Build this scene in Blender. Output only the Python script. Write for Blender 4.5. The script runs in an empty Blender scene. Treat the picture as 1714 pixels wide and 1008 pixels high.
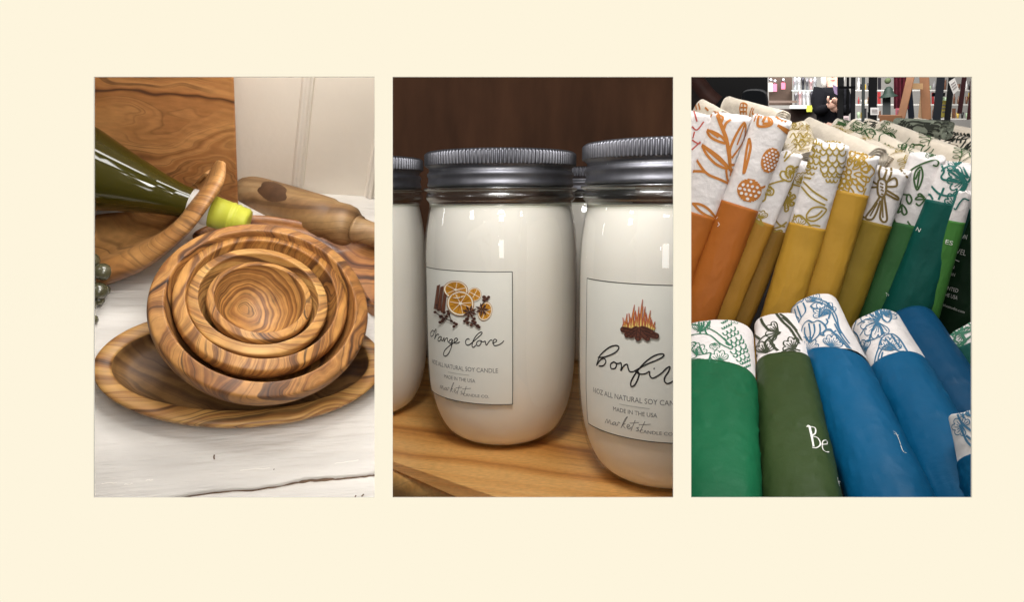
import bpy, bmesh, math, random
from mathutils import Vector, Matrix, noise
from mathutils.bvhtree import BVHTree
from mathutils.geometry import tessellate_polygon

SC = bpy.context.scene
COL = SC.collection
R = math.radians
F, CX, CY = 1150.0, 857.0, 504.0          # focal length and centre, in photo pixels (1714 wide)
FRAME_Y = 0.32

# ------------------------------------------------------------------ frames
class Place:
    """a corner of the shop with its own up direction, seen down its own pitch"""
    def __init__(s, uc, vc, pitch, roll=0):
        f = Vector((uc - CX, F, -(vc - CY))).normalized()
        r = f.cross(Vector((0, 0, 1))).normalized()
        u = r.cross(f)
        W = Matrix((r, f, u)).transposed()
        p = R(pitch)
        L = Matrix((Vector((1, 0, 0)), Vector((0, math.cos(p), -math.sin(p))), Vector((0, math.sin(p), math.cos(p))))).transposed()
        s.M = W @ Matrix.Rotation(R(roll), 3, 'Y') @ L.transposed()
        s.I = s.M.transposed()
    def ray(s, u, v):
        return (s.I @ Vector((u - CX, F, -(v - CY)))).normalized()
    def at(s, u, v, d):
        return s.I @ (Vector((u - CX, F, -(v - CY))) * (d / F))
    def onz(s, u, v, z):
        r = s.ray(u, v)
        return r * (z / r.z)
    def ony(s, u, v, y):
        r = s.ray(u, v)
        return r * (y / r.y)

PL = Place(392, 481, 47)
PM = Place(892, 481, 7.24)
PR = Place(1392, 481, 17)
WORLD = Place(CX, CY, 0)

# ------------------------------------------------------------------ objects
def tag(o, label=None, cat=None, group=None, kind=None):
    if label: o['label'] = label
    if cat: o['category'] = cat
    if group: o['group'] = group
    if kind: o['kind'] = kind
    return o

def thing(name, P, base, label, cat, group=None):
    o = bpy.data.objects.new(name, None)
    COL.objects.link(o)
    o.matrix_world = P.M.to_4x4() @ Matrix.Translation(base)
    o.empty_display_size = 0.01
    o['_b'] = tuple(base)
    tag(o, label, cat, group)
    return o

class MB:
    def __init__(s, P):
        s.P = P; s.v = []; s.f = []; s.m = []; s.mi = 0; s.sm = []; s.smooth = True
    def vert(s, p):
        s.v.append(Vector(p)); return len(s.v) - 1
    def face(s, ix):
        s.f.append(tuple(ix)); s.m.append(s.mi); s.sm.append(s.smooth)
    def grid(s, rows, close=False):
        """rows of equally many points"""
        n = len(rows[0]); b = len(s.v)
        for r in rows: s.v.extend(Vector(p) for p in r)
        for i in range(len(rows) - 1):
            for j in range(n if close else n - 1):
                k = (j + 1) % n
                s.face((b + i*n + j, b + i*n + k, b + (i+1)*n + k, b + (i+1)*n + j))
        return b
    def fan(s, ring, c=None, flip=False):
        b = len(s.v); s.v.extend(Vector(p) for p in ring)
        if c is None:
            c = sum((Vector(p) for p in ring), Vector()) / len(ring)
        ci = s.vert(c); n = len(ring)
        for j in range(n):
            k = (j + 1) % n
            s.face((b + k, b + j, ci) if flip else (b + j, b + k, ci))
    def lathe(s, prof, org, ax=Vector((0, 0, 1)), n=64, fn=None):
        ax = Vector(ax).normalized()
        t = Vector((1, 0, 0)) if abs(ax.x) < .9 else Vector((0, 1, 0))
        e1 = (t - ax * t.dot(ax)).normalized(); e2 = ax.cross(e1)
        rows = []
        for i, (r, z) in enumerate(prof):
            row = []
            for j in range(n):
                a = 2 * math.pi * j / n
                rr, zz = (r, z) if fn is None else fn(r, z, a, i)
                row.append(Vector(org) + ax * zz + (e1 * math.cos(a) + e2 * math.sin(a)) * max(rr, 1e-6))
            rows.append(row)
        s.grid(rows, True)
    def tube(s, pts, rad, n=10, flat=None, caps=True):
        rows = []
        N = len(pts); up = None
        for i, p in enumerate(pts):
            d = (Vector(pts[min(i+1, N-1)]) - Vector(pts[max(i-1, 0)])).normalized()
            if up is None:
                up = Vector((0, 0, 1)) if abs(d.z) < .9 else Vector((1, 0, 0))
            e1 = d.cross(up).normalized(); e2 = e1.cross(d); up = e2
            r = rad[i] if isinstance(rad, (list, tuple)) else rad
            q = flat or 1
            rows.append([Vector(p) + e1 * math.cos(a) * r + e2 * math.sin(a) * r * q for a in [2*math.pi*k/n for k in range(n)]])
        s.grid(rows, True)
        if caps:
            s.fan(rows[0], flip=False); s.fan(rows[-1], flip=True)
    def box(s, a, b, bev=0.0):
        """axis box between corners a and b in the place's own axes"""
        x0, y0, z0 = (min(a[i], b[i]) for i in range(3)); x1, y1, z1 = (max(a[i], b[i]) for i in range(3))
        s.prism([(x0, y0), (x1, y0), (x1, y1), (x0, y1)], z0, z1)
    def prism(s, poly, z0, z1):
        sm = s.smooth; s.smooth = False
        n = len(poly); b = len(s.v)
        for z in (z0, z1): s.v.extend(Vector((p[0], p[1], z)) for p in poly)
        for j in range(n):
            k = (j+1) % n
            s.face((b+j, b+k, b+n+k, b+n+j))
        s.face(tuple(b+n+j for j in range(n))); s.face(tuple(b+n-1-j for j in range(n)))
        s.smooth = sm
    def slab(s, quad, vec):
        """four corner points pushed through by vec"""
        sm = s.smooth; s.smooth = False
        b = len(s.v); n = len(quad)
        s.v.extend(Vector(p) for p in quad); s.v.extend(Vector(p) + Vector(vec) for p in quad)
        for j in range(n):
            k = (j+1) % n
            s.face((b+j, b+k, b+n+k, b+n+j))
        s.face(tuple(b+n+j for j in range(n))); s.face(tuple(b+n-1-j for j in range(n)))
        s.smooth = sm
    def ball(s, c, r, n=16, sc=(1, 1, 1)):
        rows = []
        for i in range(n//2 + 1):
            t = math.pi * i / (n//2)
            rows.append([Vector(c) + Vector((math.sin(t)*math.cos(a)*r*sc[0], math.sin(t)*math.sin(a)*r*sc[1], math.cos(t)*r*sc[2])) for a in [2*math.pi*k/n for k in range(n)]])
        s.grid(rows, True)
    def bvh(s):
        return BVHTree.FromPolygons([tuple(v) for v in s.v], s.f)
    def build(s, name, mats, parent=None, base=None, bevel=0, recalc=True):
        if base is None:
            base = Vector(parent['_b']) if parent is not None else s.v[0]
        base = Vector(base)
        me = bpy.data.meshes.new(name)
        me.from_pydata([tuple(v - base) for v in s.v], [], s.f)
        if not isinstance(mats, (list, tuple)): mats = [mats]
        for m in mats: me.materials.append(m)
        me.polygons.foreach_set('material_index', s.m)
        me.polygons.foreach_set('use_smooth', s.sm)
        if s.P in (PR, PL):                       # pieces are cut off at the added divider between the sets
            u_, sg = (1143.5, 1) if s.P is PR else (640.5, -1)
            nw = Vector((1, -(u_ - CX)/F, 0)).normalized() * sg
            nl = s.P.I @ nw
            if any((v).dot(nl) < 0 for v in s.v):
                bm = bmesh.new(); bm.from_mesh(me)
                bmesh.ops.bisect_plane(bm, geom=bm.verts[:]+bm.edges[:]+bm.faces[:], plane_co=-base, plane_no=nl, clear_inner=True)
                bm.to_mesh(me); bm.free()
        if recalc:
            bm = bmesh.new(); bm.from_mesh(me)
            bmesh.ops.remove_doubles(bm, verts=bm.verts, dist=1e-6)
            bmesh.ops.recalc_face_normals(bm, faces=bm.faces)
            bm.to_mesh(me); bm.free()
        me.update()
        o = bpy.data.objects.new(name, me); COL.objects.link(o)
        if parent is not None:
            o.parent = parent; o['_b'] = tuple(base)
        else:
            o.matrix_world = s.P.M.to_4x4() @ Matrix.Translation(base)
            o['_b'] = tuple(base)
        if bevel:
            b = o.modifiers.new('bevel', 'BEVEL'); b.width = bevel; b.segments = 3; b.limit_method = 'ANGLE'
        return o

def crom(pts, k=6, closed=False):
    pts = [Vector(p) for p in pts]
    n = len(pts)
    if n < 3: return pts
    out = []
    for i in range(n if closed else n - 1):
        g = (lambda j: pts[j % n]) if closed else (lambda j: pts[min(max(j, 0), n-1)])
        p0, p1, p2, p3 = g(i-1), g(i), g(i+1), g(i+2)
        for q in range(k):
            t = q / k
            out.append(.5*((2*p1) + (p2-p0)*t + (2*p0-5*p1+4*p2-p3)*t*t + (3*p1-p0-3*p2+p3)*t**3))
    out.append(pts[0] if closed else pts[-1])
    return out

# ------------------------------------------------------------------ drawing on surfaces
CROP = {'T1': (1150, 120, 3.6), 'T2': (1380, 120, 3.6), 'T3': (1150, 340, 3.6), 'T4': (1380, 340, 3.6), 'T5': (1150, 480, 2.8),
        'O': (650, 430, 3.732), 'B': (960, 460, 3.36), 'px': (0, 0, 1)}
def parse(s, crop):
    ox, oy, k = CROP[crop]
    return [[Vector((ox + float(p.split(',')[0]) / k, oy + float(p.split(',')[1]) / k, 0)) for p in st.split()] for st in s.split(';') if st.strip()]

def projector(mb, bvh, off):
    P = mb.P
    def f(q):
        h = bvh.ray_cast(Vector((0, 0, 0)), P.ray(q.x, q.y))
        if h[0] is None: return None
        n = h[1]
        if n.dot(P.ray(q.x, q.y)) > 0: n = -n
        return h[0] + n * off, n
    return f

def ribbon(mb, proj, pts, w, curve=True, step=2.0):
    """pts in the drawing plane; w half-world-width handed per px through depth"""
    pts = crom(pts, 5) if curve and len(pts) > 2 else [Vector(p) for p in pts]
    dense = [pts[0]]
    for a, b in zip(pts, pts[1:]):
        L = (b - a).length
        m = max(1, int(L / step))
        for i in range(1, m + 1): dense.append(a.lerp(b, i / m))
    run = []
    def flush():
        if len(run) < 2: run.clear(); return
        rows = []
        for i, (p, n, ww) in enumerate(run):
            d = run[min(i+1, len(run)-1)][0] - run[max(i-1, 0)][0]
            if d.length < 1e-9: continue
            s = d.cross(n).normalized()
            rows.append([p - s*ww, p + s*ww])
        if len(rows) > 1: mb.grid(rows)
        run.clear()
    last = None
    for q in dense:
        h = proj(q)
        if h is None or (last is not None and (h[0]-last).length > 0.012 * max(1, h[0].length)): flush()
        if h is not None:
            run.append((h[0], h[1], w))
            last = h[0]
    flush()

def fillpoly(mb, proj, pts, curve=True):
    pts = crom(pts, 4, True)[:-1] if curve else [Vector(p) for p in pts]
    hs = [proj(p) for p in pts]
    if any(h is None for h in hs): return
    tris = tessellate_polygon([pts])
    b = len(mb.v); mb.v.extend(h[0] for h in hs)
    for t in tris: mb.face(tuple(b + i for i in t))

def disc(cx, cy, rx, ry=None, a=0, n=14):
    ry = ry or rx
    out = []
    for k in range(n):
        t = 2*math.pi*k/n
        x, y = rx*math.cos(t), ry*math.sin(t)
        out.append(Vector((cx + x*math.cos(a) - y*math.sin(a), cy + x*math.sin(a) + y*math.cos(a), 0)))
    return out

_txt = {}
def glyphs(text):
    if text in _txt: return _txt[text]
    c = bpy.data.curves.new('t', 'FONT'); c.body = text; c.size = 1; c.resolution_u = 3
    o = bpy.data.objects.new('t', c); COL.objects.link(o)
    dg = bpy.context.evaluated_depsgraph_get(); dg.update()
    me = bpy.data.meshes.new_from_object(o.evaluated_get(dg))
    vs = [v.co.copy() for v in me.vertices]; fs = [tuple(p.vertices) for p in me.polygons]
    bpy.data.objects.remove(o); bpy.data.curves.remove(c); bpy.data.meshes.remove(me)
    x0 = min(v.x for v in vs); x1 = max(v.x for v in vs)
    vs = [Vector(((v.x - x0) / (x1 - x0), v.y / .7, 0)) for v in vs]    # x 0..1 over the word, y 0..1 over cap height
    _txt[text] = (vs, fs)
    return vs, fs
def write(mb, proj, text, p0, p1, cap, bulge=0, up=None):
    """text from p0 to p1 along the baseline, caps `cap` tall, drawn in the drawing plane (y down)"""
    vs, fs = glyphs(text)
    p0 = Vector((p0[0], p0[1], 0)); p1 = Vector((p1[0], p1[1], 0))
    d = p1 - p0
    nn = Vector((d.y, -d.x, 0)).normalized() if up is None else Vector((up[0], up[1], 0))
    hs = [proj(p0 + d * v.x + nn * (cap * v.y) + Vector((0, bulge * 4 * v.x * (1 - v.x), 0))) for v in vs]
    ids = []
    for h in hs: ids.append(None if h is None else mb.vert(h[0]))
    for f in fs:
        if all(ids[i] is not None for i in f): mb.face(tuple(ids[i] for i in f))

# ------------------------------------------------------------------ materials
def srgb(r, g, b):
    return tuple(((c/255)/12.92 if c/255 <= .04045 else ((c/255 + .055)/1.055)**2.4) for c in (r, g, b)) + (1,)

def mat(name, col, rough=.5, metal=0, spec=.5, noise_amt=.0, nscale=60, bump=0, bscale=300, coat=0, stretch=(1,1,1), emis=0, sheen=0, sub=0, det=4, trans=0):
    m = bpy.data.materials.new(name); m.use_nodes = True
    nt = m.node_tree; N = nt.nodes; Lk = nt.links
    b = N['Principled BSDF']
    b.inputs['Base Color'].default_value = col if len(col) == 4 else tuple(col) + (1,)
    b.inputs['Roughness'].default_value = rough; b.inputs['Metallic'].default_value = metal
    b.inputs['Specular IOR Level'].default_value = spec
    b.inputs['Coat Weight'].default_value = coat
    b.inputs['Coat Roughness'].default_value = .06
    b.inputs['Sheen Weight'].default_value = sheen
    if sub:
        b.inputs['Subsurface Weight'].default_value = sub
        b.inputs['Subsurface Radius'].default_value = (1, .8, .6)
        b.inputs['Subsurface Scale'].default_value = .01
    tc = N.new('ShaderNodeTexCoord'); mp = N.new('ShaderNodeMapping'); mp.inputs['Scale'].default_value = stretch
    Lk.new(tc.outputs['Object'], mp.inputs['Vector'])
    nz = N.new('ShaderNodeTexNoise'); nz.inputs['Scale'].default_value = nscale; nz.inputs['Detail'].default_value = det
    Lk.new(mp.outputs[0], nz.inputs['Vector'])
    mr = N.new('ShaderNodeMapRange'); mr.inputs[1].default_value = .3; mr.inputs[2].default_value = .7
    mr.inputs[3].default_value = 1 - noise_amt; mr.inputs[4].default_value = 1 + noise_amt * .5
    Lk.new(nz.outputs[0], mr.inputs[0])
    mx = N.new('ShaderNodeMix'); mx.data_type = 'RGBA'; mx.blend_type = 'MULTIPLY'; mx.inputs[0].default_value = 1
    mx.inputs[6].default_value = b.inputs['Base Color'].default_value
    Lk.new(mr.outputs[0], mx.inputs[7]); Lk.new(mx.outputs[2], b.inputs['Base Color'])
    if bump:
        n2 = N.new('ShaderNodeTexNoise'); n2.inputs['Scale'].default_value = bscale; n2.inputs['Detail'].default_value = 5
        Lk.new(mp.outputs[0], n2.inputs['Vector'])
        bp = N.new('ShaderNodeBump'); bp.inputs['Strength'].default_value = bump; bp.inputs['Distance'].default_value = .0025
        Lk.new(n2.outputs[0], bp.inputs['Height']); Lk.new(bp.outputs[0], b.inputs['Normal'])
    return m

def olive(name, stops, dirv=(0, 0, 1), freq=60, scale=10, amp=2.2, seed=0, rough=.42, coat=.12, fibre=.18, det=2.5, knots=0.6, stretch=(1, 1, 1)):
    """figured olive wood: growth layers stacked along dirv, bent by a slow noise, their tone read from a 1-D noise"""
    m = bpy.data.materials.new(name); m.use_nodes = True
    nt = m.node_tree; N = nt.nodes; Lk = nt.links; b = N['Principled BSDF']
    b.inputs['Coat Weight'].default_value = coat; b.inputs['Coat Roughness'].default_value = .25
    tc = N.new('ShaderNodeTexCoord'); mp = N.new('ShaderNodeMapping')
    mp.inputs['Location'].default_value = (seed*.37, seed*.71, seed*.13); Lk.new(tc.outputs['Object'], mp.inputs[0])
    ms = N.new('ShaderNodeVectorMath'); ms.operation = 'MULTIPLY'; ms.inputs[1].default_value = stretch; Lk.new(mp.outputs[0], ms.inputs[0])
    def mth(op, x, y=None, z=None):
        n = N.new('ShaderNodeMath'); n.operation = op
        for i, q in enumerate((x, y, z)):
            if q is None: continue
            if isinstance(q, (int, float)): n.inputs[i].default_value = q
            else: Lk.new(q, n.inputs[i])
        return n.outputs[0]
    dv = N.new('ShaderNodeVectorMath'); dv.operation = 'DOT_PRODUCT'; dv.inputs[1].default_value = Vector(dirv).normalized()
    Lk.new(tc.outputs['Object'], dv.inputs[0])
    w = N.new('ShaderNodeTexNoise'); w.inputs['Scale'].default_value = scale; w.inputs['Detail'].default_value = 2; w.inputs['Roughness'].default_value = .45
    Lk.new(ms.outputs[0], w.inputs['Vector'])
    # stronger swirls in places
    w2 = N.new('ShaderNodeTexNoise'); w2.inputs['Scale'].default_value = scale*2.6; w2.inputs['Detail'].default_value = 2
    Lk.new(ms.outputs[0], w2.inputs['Vector'])
    f = mth('MULTIPLY_ADD', dv.outputs['Value'], freq, mth('MULTIPLY', w.outputs[0], amp*4))
    f = mth('MULTIPLY_ADD', w2.outputs[0], amp*knots, f)
    n1 = N.new('ShaderNodeTexNoise'); n1.noise_dimensions = '1D'; n1.inputs['Scale'].default_value = 1; n1.inputs['Detail'].default_value = det; n1.inputs['Roughness'].default_value = .62
    Lk.new(mth('ADD', f, seed*3.1), n1.inputs['W'])
    rp = N.new('ShaderNodeValToRGB'); cr = rp.color_ramp
    light, mid, dark, line = stops
    cr.elements[0].position = .25; cr.elements[0].color = line
    cr.elements[1].position = .78; cr.elements[1].color = light
    for p, c in ((.31, dark), (.385, tuple(.4*x+.6*y for x, y in zip(dark, mid))), (.45, mid), (.56, light)):
        e = cr.elements.new(p); e.color = c
    Lk.new(n1.outputs[0], rp.inputs[0])
    # sharp dark veins following the same layers
    n6 = N.new('ShaderNodeTexNoise'); n6.noise_dimensions = '1D'; n6.inputs['Scale'].default_value = 1.9; n6.inputs['Detail'].default_value = 1
    Lk.new(mth('ADD', f, 40+seed), n6.inputs['W'])
    v = mth('ABSOLUTE', mth('SUBTRACT', n6.outputs[0], .5))
    vr = N.new('ShaderNodeMapRange'); vr.inputs[1].default_value = 0; vr.inputs[2].default_value = .038; vr.inputs[3].default_value = .85; vr.inputs[4].default_value = 0
    Lk.new(v, vr.inputs[0])
    zone = N.new('ShaderNodeTexNoise'); zone.inputs['Scale'].default_value = scale*1.7; zone.inputs['Detail'].default_value = 3; Lk.new(mp.outputs[0], zone.inputs['Vector'])
    zr = N.new('ShaderNodeMapRange'); zr.inputs[1].default_value = .38; zr.inputs[2].default_value = .62; Lk.new(zone.outputs[0], zr.inputs[0])
    mx = N.new('ShaderNodeMix'); mx.data_type = 'RGBA'; Lk.new(mth('MULTIPLY', vr.outputs[0], zr.outputs[0]), mx.inputs[0]); Lk.new(rp.outputs[0], mx.inputs[6]); mx.inputs[7].default_value = line
    # reddish patches
    m4 = N.new('ShaderNodeMix'); m4.data_type = 'RGBA'; m4.blend_type = 'MULTIPLY'
    z2 = N.new('ShaderNodeTexNoise'); z2.inputs['Scale'].default_value = scale*1.2; z2.inputs['Detail'].default_value = 2; Lk.new(ms.outputs[0], z2.inputs['Vector'])
    z3 = N.new('ShaderNodeMapRange'); z3.inputs[1].default_value = .45; z3.inputs[2].default_value = .7; z3.inputs[4].default_value = .75; Lk.new(z2.outputs[0], z3.inputs[0])
    Lk.new(z3.outputs[0], m4.inputs[0]); Lk.new(mx.outputs[2], m4.inputs[6]); m4.inputs[7].default_value = (.76, .66, .47, 1)
    # fine fibre, drawn out along the layers
    n5 = N.new('ShaderNodeTexNoise'); n5.inputs['Scale'].default_value = 220; n5.inputs['Detail'].default_value = 3
    d_ = Vector(dirv).normalized(); st = tuple(.12 + .88*abs(c) for c in d_)
    fs = N.new('ShaderNodeVectorMath'); fs.operation = 'MULTIPLY'; fs.inputs[1].default_value = st; Lk.new(tc.outputs['Object'], fs.inputs[0]); Lk.new(fs.outputs[0], n5.inputs['Vector'])
    m2 = N.new('ShaderNodeMapRange'); m2.inputs[1].default_value = .3; m2.inputs[2].default_value = .7; m2.inputs[3].default_value = 1-fibre; m2.inputs[4].default_value = 1+fibre*.5
    Lk.new(n5.outputs[0], m2.inputs[0])
    m3 = N.new('ShaderNodeMix'); m3.data_type = 'RGBA'; m3.blend_type = 'MULTIPLY'; m3.inputs[0].default_value = 1
    Lk.new(m4.outputs[2], m3.inputs[6]); Lk.new(m2.outputs[0], m3.inputs[7]); Lk.new(m3.outputs[2], b.inputs['Base Color'])
    bp = N.new('ShaderNodeBump'); bp.inputs['Strength'].default_value = .15; bp.inputs['Distance'].default_value = .0006
    Lk.new(n5.outputs[0], bp.inputs['Height']); Lk.new(bp.outputs[0], b.inputs['Normal'])
    rr = N.new('ShaderNodeMapRange'); rr.inputs[3].default_value = rough-.08; rr.inputs[4].default_value = rough+.15
    Lk.new(w2.outputs[0], rr.inputs[0]); Lk.new(rr.outputs[0], b.inputs['Roughness'])
    return m

def thin_glass(name, tint=(1, 1, 1), refl=1.0, rough=.03):
    m = bpy.data.materials.new(name); m.use_nodes = True
    nt = m.node_tree; N = nt.nodes; Lk = nt.links
    N.remove(N['Principled BSDF']); out = N['Material Output']
    t = N.new('ShaderNodeBsdfTransparent'); t.inputs[0].default_value = tint + (1,)
    g = N.new('ShaderNodeBsdfGlossy'); g.inputs['Roughness'].default_value = rough
    fz = N.new('ShaderNodeLayerWeight'); fz.inputs['Blend'].default_value = .5
    pw = N.new('ShaderNodeMath'); pw.operation = 'POWER'; pw.inputs[1].default_value = 4.5; Lk.new(fz.outputs['Facing'], pw.inputs[0])
    mm = N.new('ShaderNodeMath'); mm.operation = 'MULTIPLY_ADD'; mm.inputs[1].default_value = .26*refl; mm.inputs[2].default_value = .045*refl; mm.use_clamp = True
    Lk.new(pw.outputs[0], mm.inputs[0])
    mx = N.new('ShaderNodeMixShader'); Lk.new(mm.outputs[0], mx.inputs[0]); Lk.new(t.outputs[0], mx.inputs[1]); Lk.new(g.outputs[0], mx.inputs[2])
    Lk.new(mx.outputs[0], out.inputs[0])
    return m

def emission(name, col, s=1):
    m = bpy.data.materials.new(name); m.use_nodes = True
    nt = m.node_tree; N = nt.nodes; N.remove(N['Principled BSDF'])
    e = N.new('ShaderNodeEmission'); e.inputs[0].default_value = col; e.inputs[1].default_value = s
    nt.links.new(e.outputs[0], N['Material Output'].inputs[0]); return m

def light(name, P, pos, target, size, power, col=(1, 1, 1), sizey=None):
    l = bpy.data.lights.new(name, 'AREA'); l.energy = power; l.color = col; l.size = size
    if sizey: l.shape = 'RECTANGLE'; l.size_y = sizey
    o = bpy.data.objects.new(name, l); COL.objects.link(o)
    p = P.M @ Vector(pos); t = P.M @ Vector(target)
    o.location = p; o.rotation_euler = (t - p).to_track_quat('-Z', 'Y').to_euler()
    return o

# ================================================================== the cream board with three windows
WIN = [(157, 627), (657, 1127), (1157, 1627)]; V0, V1 = 128, 833.5
cream = emission('self_lit_cream', srgb(254, 245, 221), 1.0)  # glow put into the board's face for an even cream; nothing backlights it
backm = mat('board_back', (.35, .34, .32), .9)
def wpt(u, v, y): return Vector(((u-CX)*FRAME_Y/F, y, -(v-CY)*FRAME_Y/F))
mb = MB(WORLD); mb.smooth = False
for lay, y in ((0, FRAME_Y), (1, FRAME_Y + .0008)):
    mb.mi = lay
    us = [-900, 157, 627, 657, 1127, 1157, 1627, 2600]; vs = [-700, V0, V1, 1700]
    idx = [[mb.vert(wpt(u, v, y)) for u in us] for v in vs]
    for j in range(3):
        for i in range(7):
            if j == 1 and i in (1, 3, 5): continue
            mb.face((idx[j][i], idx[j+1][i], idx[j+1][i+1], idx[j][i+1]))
tag(mb.build('page_border_board', [cream, backm], base=wpt(857, 1700, FRAME_Y), recalc=False), kind='structure')  # added board standing for the cream page border, in front of the sets
divm = mat('divider_paint', (.5, .47, .42), .9, noise_amt=.05)
for u, d1 in ((642, .86), (1142, .9)):
    mb = MB(WORLD); x = (u - CX)/F
    q = [Vector((x*y, y, z)) for y, z in ((FRAME_Y+.002, -.45), (d1, -.8), (d1, .6), (FRAME_Y+.002, .45))]
    mb.slab(q, (.0012, 0, 0))
    tag(mb.build('added_divider', divm), kind='structure')  # unseen dividers added to keep light and view of the sets apart

# ================================================================== LEFT: olive wood bowls on a painted table
H = -.56
S1 = (srgb(186,136,74), srgb(146,98,50), srgb(94,60,32), srgb(40,26,16))
S2 = (srgb(180,130,72), srgb(140,92,48), srgb(88,56,30), srgb(38,24,16))
S3 = (srgb(196,150,86), srgb(160,112,60), srgb(110,72,38), srgb(54,34,20))
paint = mat('chipped_white_paint', srgb(224,220,214), .6, noise_amt=.16, nscale=14, bump=1, bscale=85, stretch=(.25, 2.2, 1))
rawwood = mat('raw_wood_in_gap', srgb(110,88,70), .9, noise_amt=.3, nscale=90)
# table: two boards with a ragged gap
gap = [(60, 862), (200, 847), (300, 832), (360, 823), (440, 817), (500, 806), (535, 803), (570, 800), (600, 797), (627, 794), (648, 790)]
gp = crom([(a, b, 0) for a, b in gap], 8)
random.seed(4)
mb = MB(PL)
def ragged(sgn):
    out = []
    for i, p in enumerate(gp):
        wv = (2.6 + 1.6*noise.noise(Vector((i*.35, sgn*9, 0)))) + (2.0 if 500 < p.x < 560 and sgn < 0 else 0)
        out.append(PL.onz(p.x, p.y + sgn*wv, H))
    return out
up, dn = ragged(-1), ragged(1)
N_ = len(up); back = []
for i in range(N_):
    u = 30 + (645-30)*i/(N_-1)
    back.append(PL.onz(u, 300, H))
rows = [[up[i].lerp(back[i], t) for i in range(N_)] for t in (0, .004, .02, .2, .5, 1)]
for i in range(N_): rows[0][i] = rows[0][i] + Vector((0, 0, -.0014))
rows.insert(0, [p + Vector((0, 0, -.006)) for p in rows[0]])
mb.grid(rows)
front = [PL.onz(30 + (645-30)*i/(N_-1), 1010, H) for i in range(N_)]
rows = [[dn[i].lerp(front[i], t) for i in range(N_)] for t in (0, .03, .1, 1)]
for i in range(N_): rows[0][i] = rows[0][i] + Vector((0, 0, -.0012))
rows.insert(0, [p + Vector((0, 0, -.006)) for p in rows[0]])
mb.grid(rows)
mb.mi = 1
mb.grid([[p + Vector((0, 0, -.004)) for p in up], [p + Vector((0, 0, -.004)) for p in dn]])
# chips, knots and raised paint ridges
bv = mb.bvh(); pr = projector(mb, bv, .0003)
mb.mi = 1
for st in parse("359,762 358,766 359,770;458,786 459,787;594,833 596,830;605,832 609,828", 'px'): ribbon(mb, pr, st, .0006)
mb.mi = 2
for a, b, c in ((402, 789, 452), (170, 811, 196), (208, 812, 222), (244, 805, 256), (560, 776, 600)):
    pts = [Vector((a + (c-a)*k/8, b - (c-a)*k/8*.11 + random.uniform(-1.1, 1.1), 0)) for k in range(9)]
    ribbon(mb, pr, pts, .00035, False)
tag(mb.build('table', [paint, rawwood, mat('paint_ridge', srgb(240,236,228), .4)], base=PL.onz(392, 700, H), recalc=False), kind='structure')

# painted board wall
YW = PL.onz(500, 322, H).y
wallp = mat('cream_wall_paint', srgb(228,219,206), .6, noise_amt=.05, nscale=12, bump=.15, bscale=120)
mb = MB(PL)
def wl(u, v, dy=0): return PL.ony(u, v, YW + dy)
mb.smooth = False
a, b = PL.onz(60, 322, H), PL.onz(642, 322, H)
xs0, xs1 = -.9, wl(642, 330).x
tr = wl(642, 60); bl = PL.onz(60, 330, H)
mb.slab([Vector((xs0, YW, H)), Vector((wl(642, 335).x, YW, H)), wl(642, 40), Vector((xs0, YW, wl(642, 40).z))], (0, .01, 0))
mb.smooth = True
for (p, q, w) in (((517, 122), (497, 321), 8.5), ((634, 230), (617, 338), 8)):
    A = wl(*p); B = wl(*q); B.z = H + .0005
    rows = []
    prof = [(-1, 0), (-.82, .003), (-.6, .0045), (-.4, .002), (-.3, .0055), (.3, .0055), (.4, .002), (.6, .0045), (.82, .003), (1, 0)]
    for t in (0, 1):
        c = A.lerp(B, t); ww = w * c.length / F * 1.15
        rows.append([c + Vector((k*ww, -h, 0)) for k, h in prof])
    mb.grid(rows)
# skirting bead where wall meets table
tag(mb.build('wall', wallp, base=Vector((0, YW, H)), recalc=False), kind='structure')

# upright olive wood board
YB = YW - .045
mb = MB(PL); mb.smooth = False
q0 = PL.ony(391, 128, YB); q1 = PL.ony(399, 352, YB)
d = (q1 - q0); qb = q1 + d * ((H - q1.z) / d.z); qt = q0 - d * .35
lft = -.45
mb.slab([Vector((lft, YB, qt.z)), qt, qb, Vector((lft, YB, H + 0.0005))], (0, .014, 0))
boardm = olive('olive_board_wood', (srgb(196,140,84), srgb(172,116,66), srgb(134,84,46), srgb(84,50,28)), dirv=(.25, 0, 1), freq=38, scale=7, amp=2.3, seed=3, rough=.5, knots=1.2, stretch=(.7,1,1.3), det=2)
tag(mb.build('wooden_board', boardm, base=Vector((-.3, YB, H)), bevel=.002), 'tall olive wood board with wavy brown grain standing upright against the cream wall', 'board')

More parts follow.
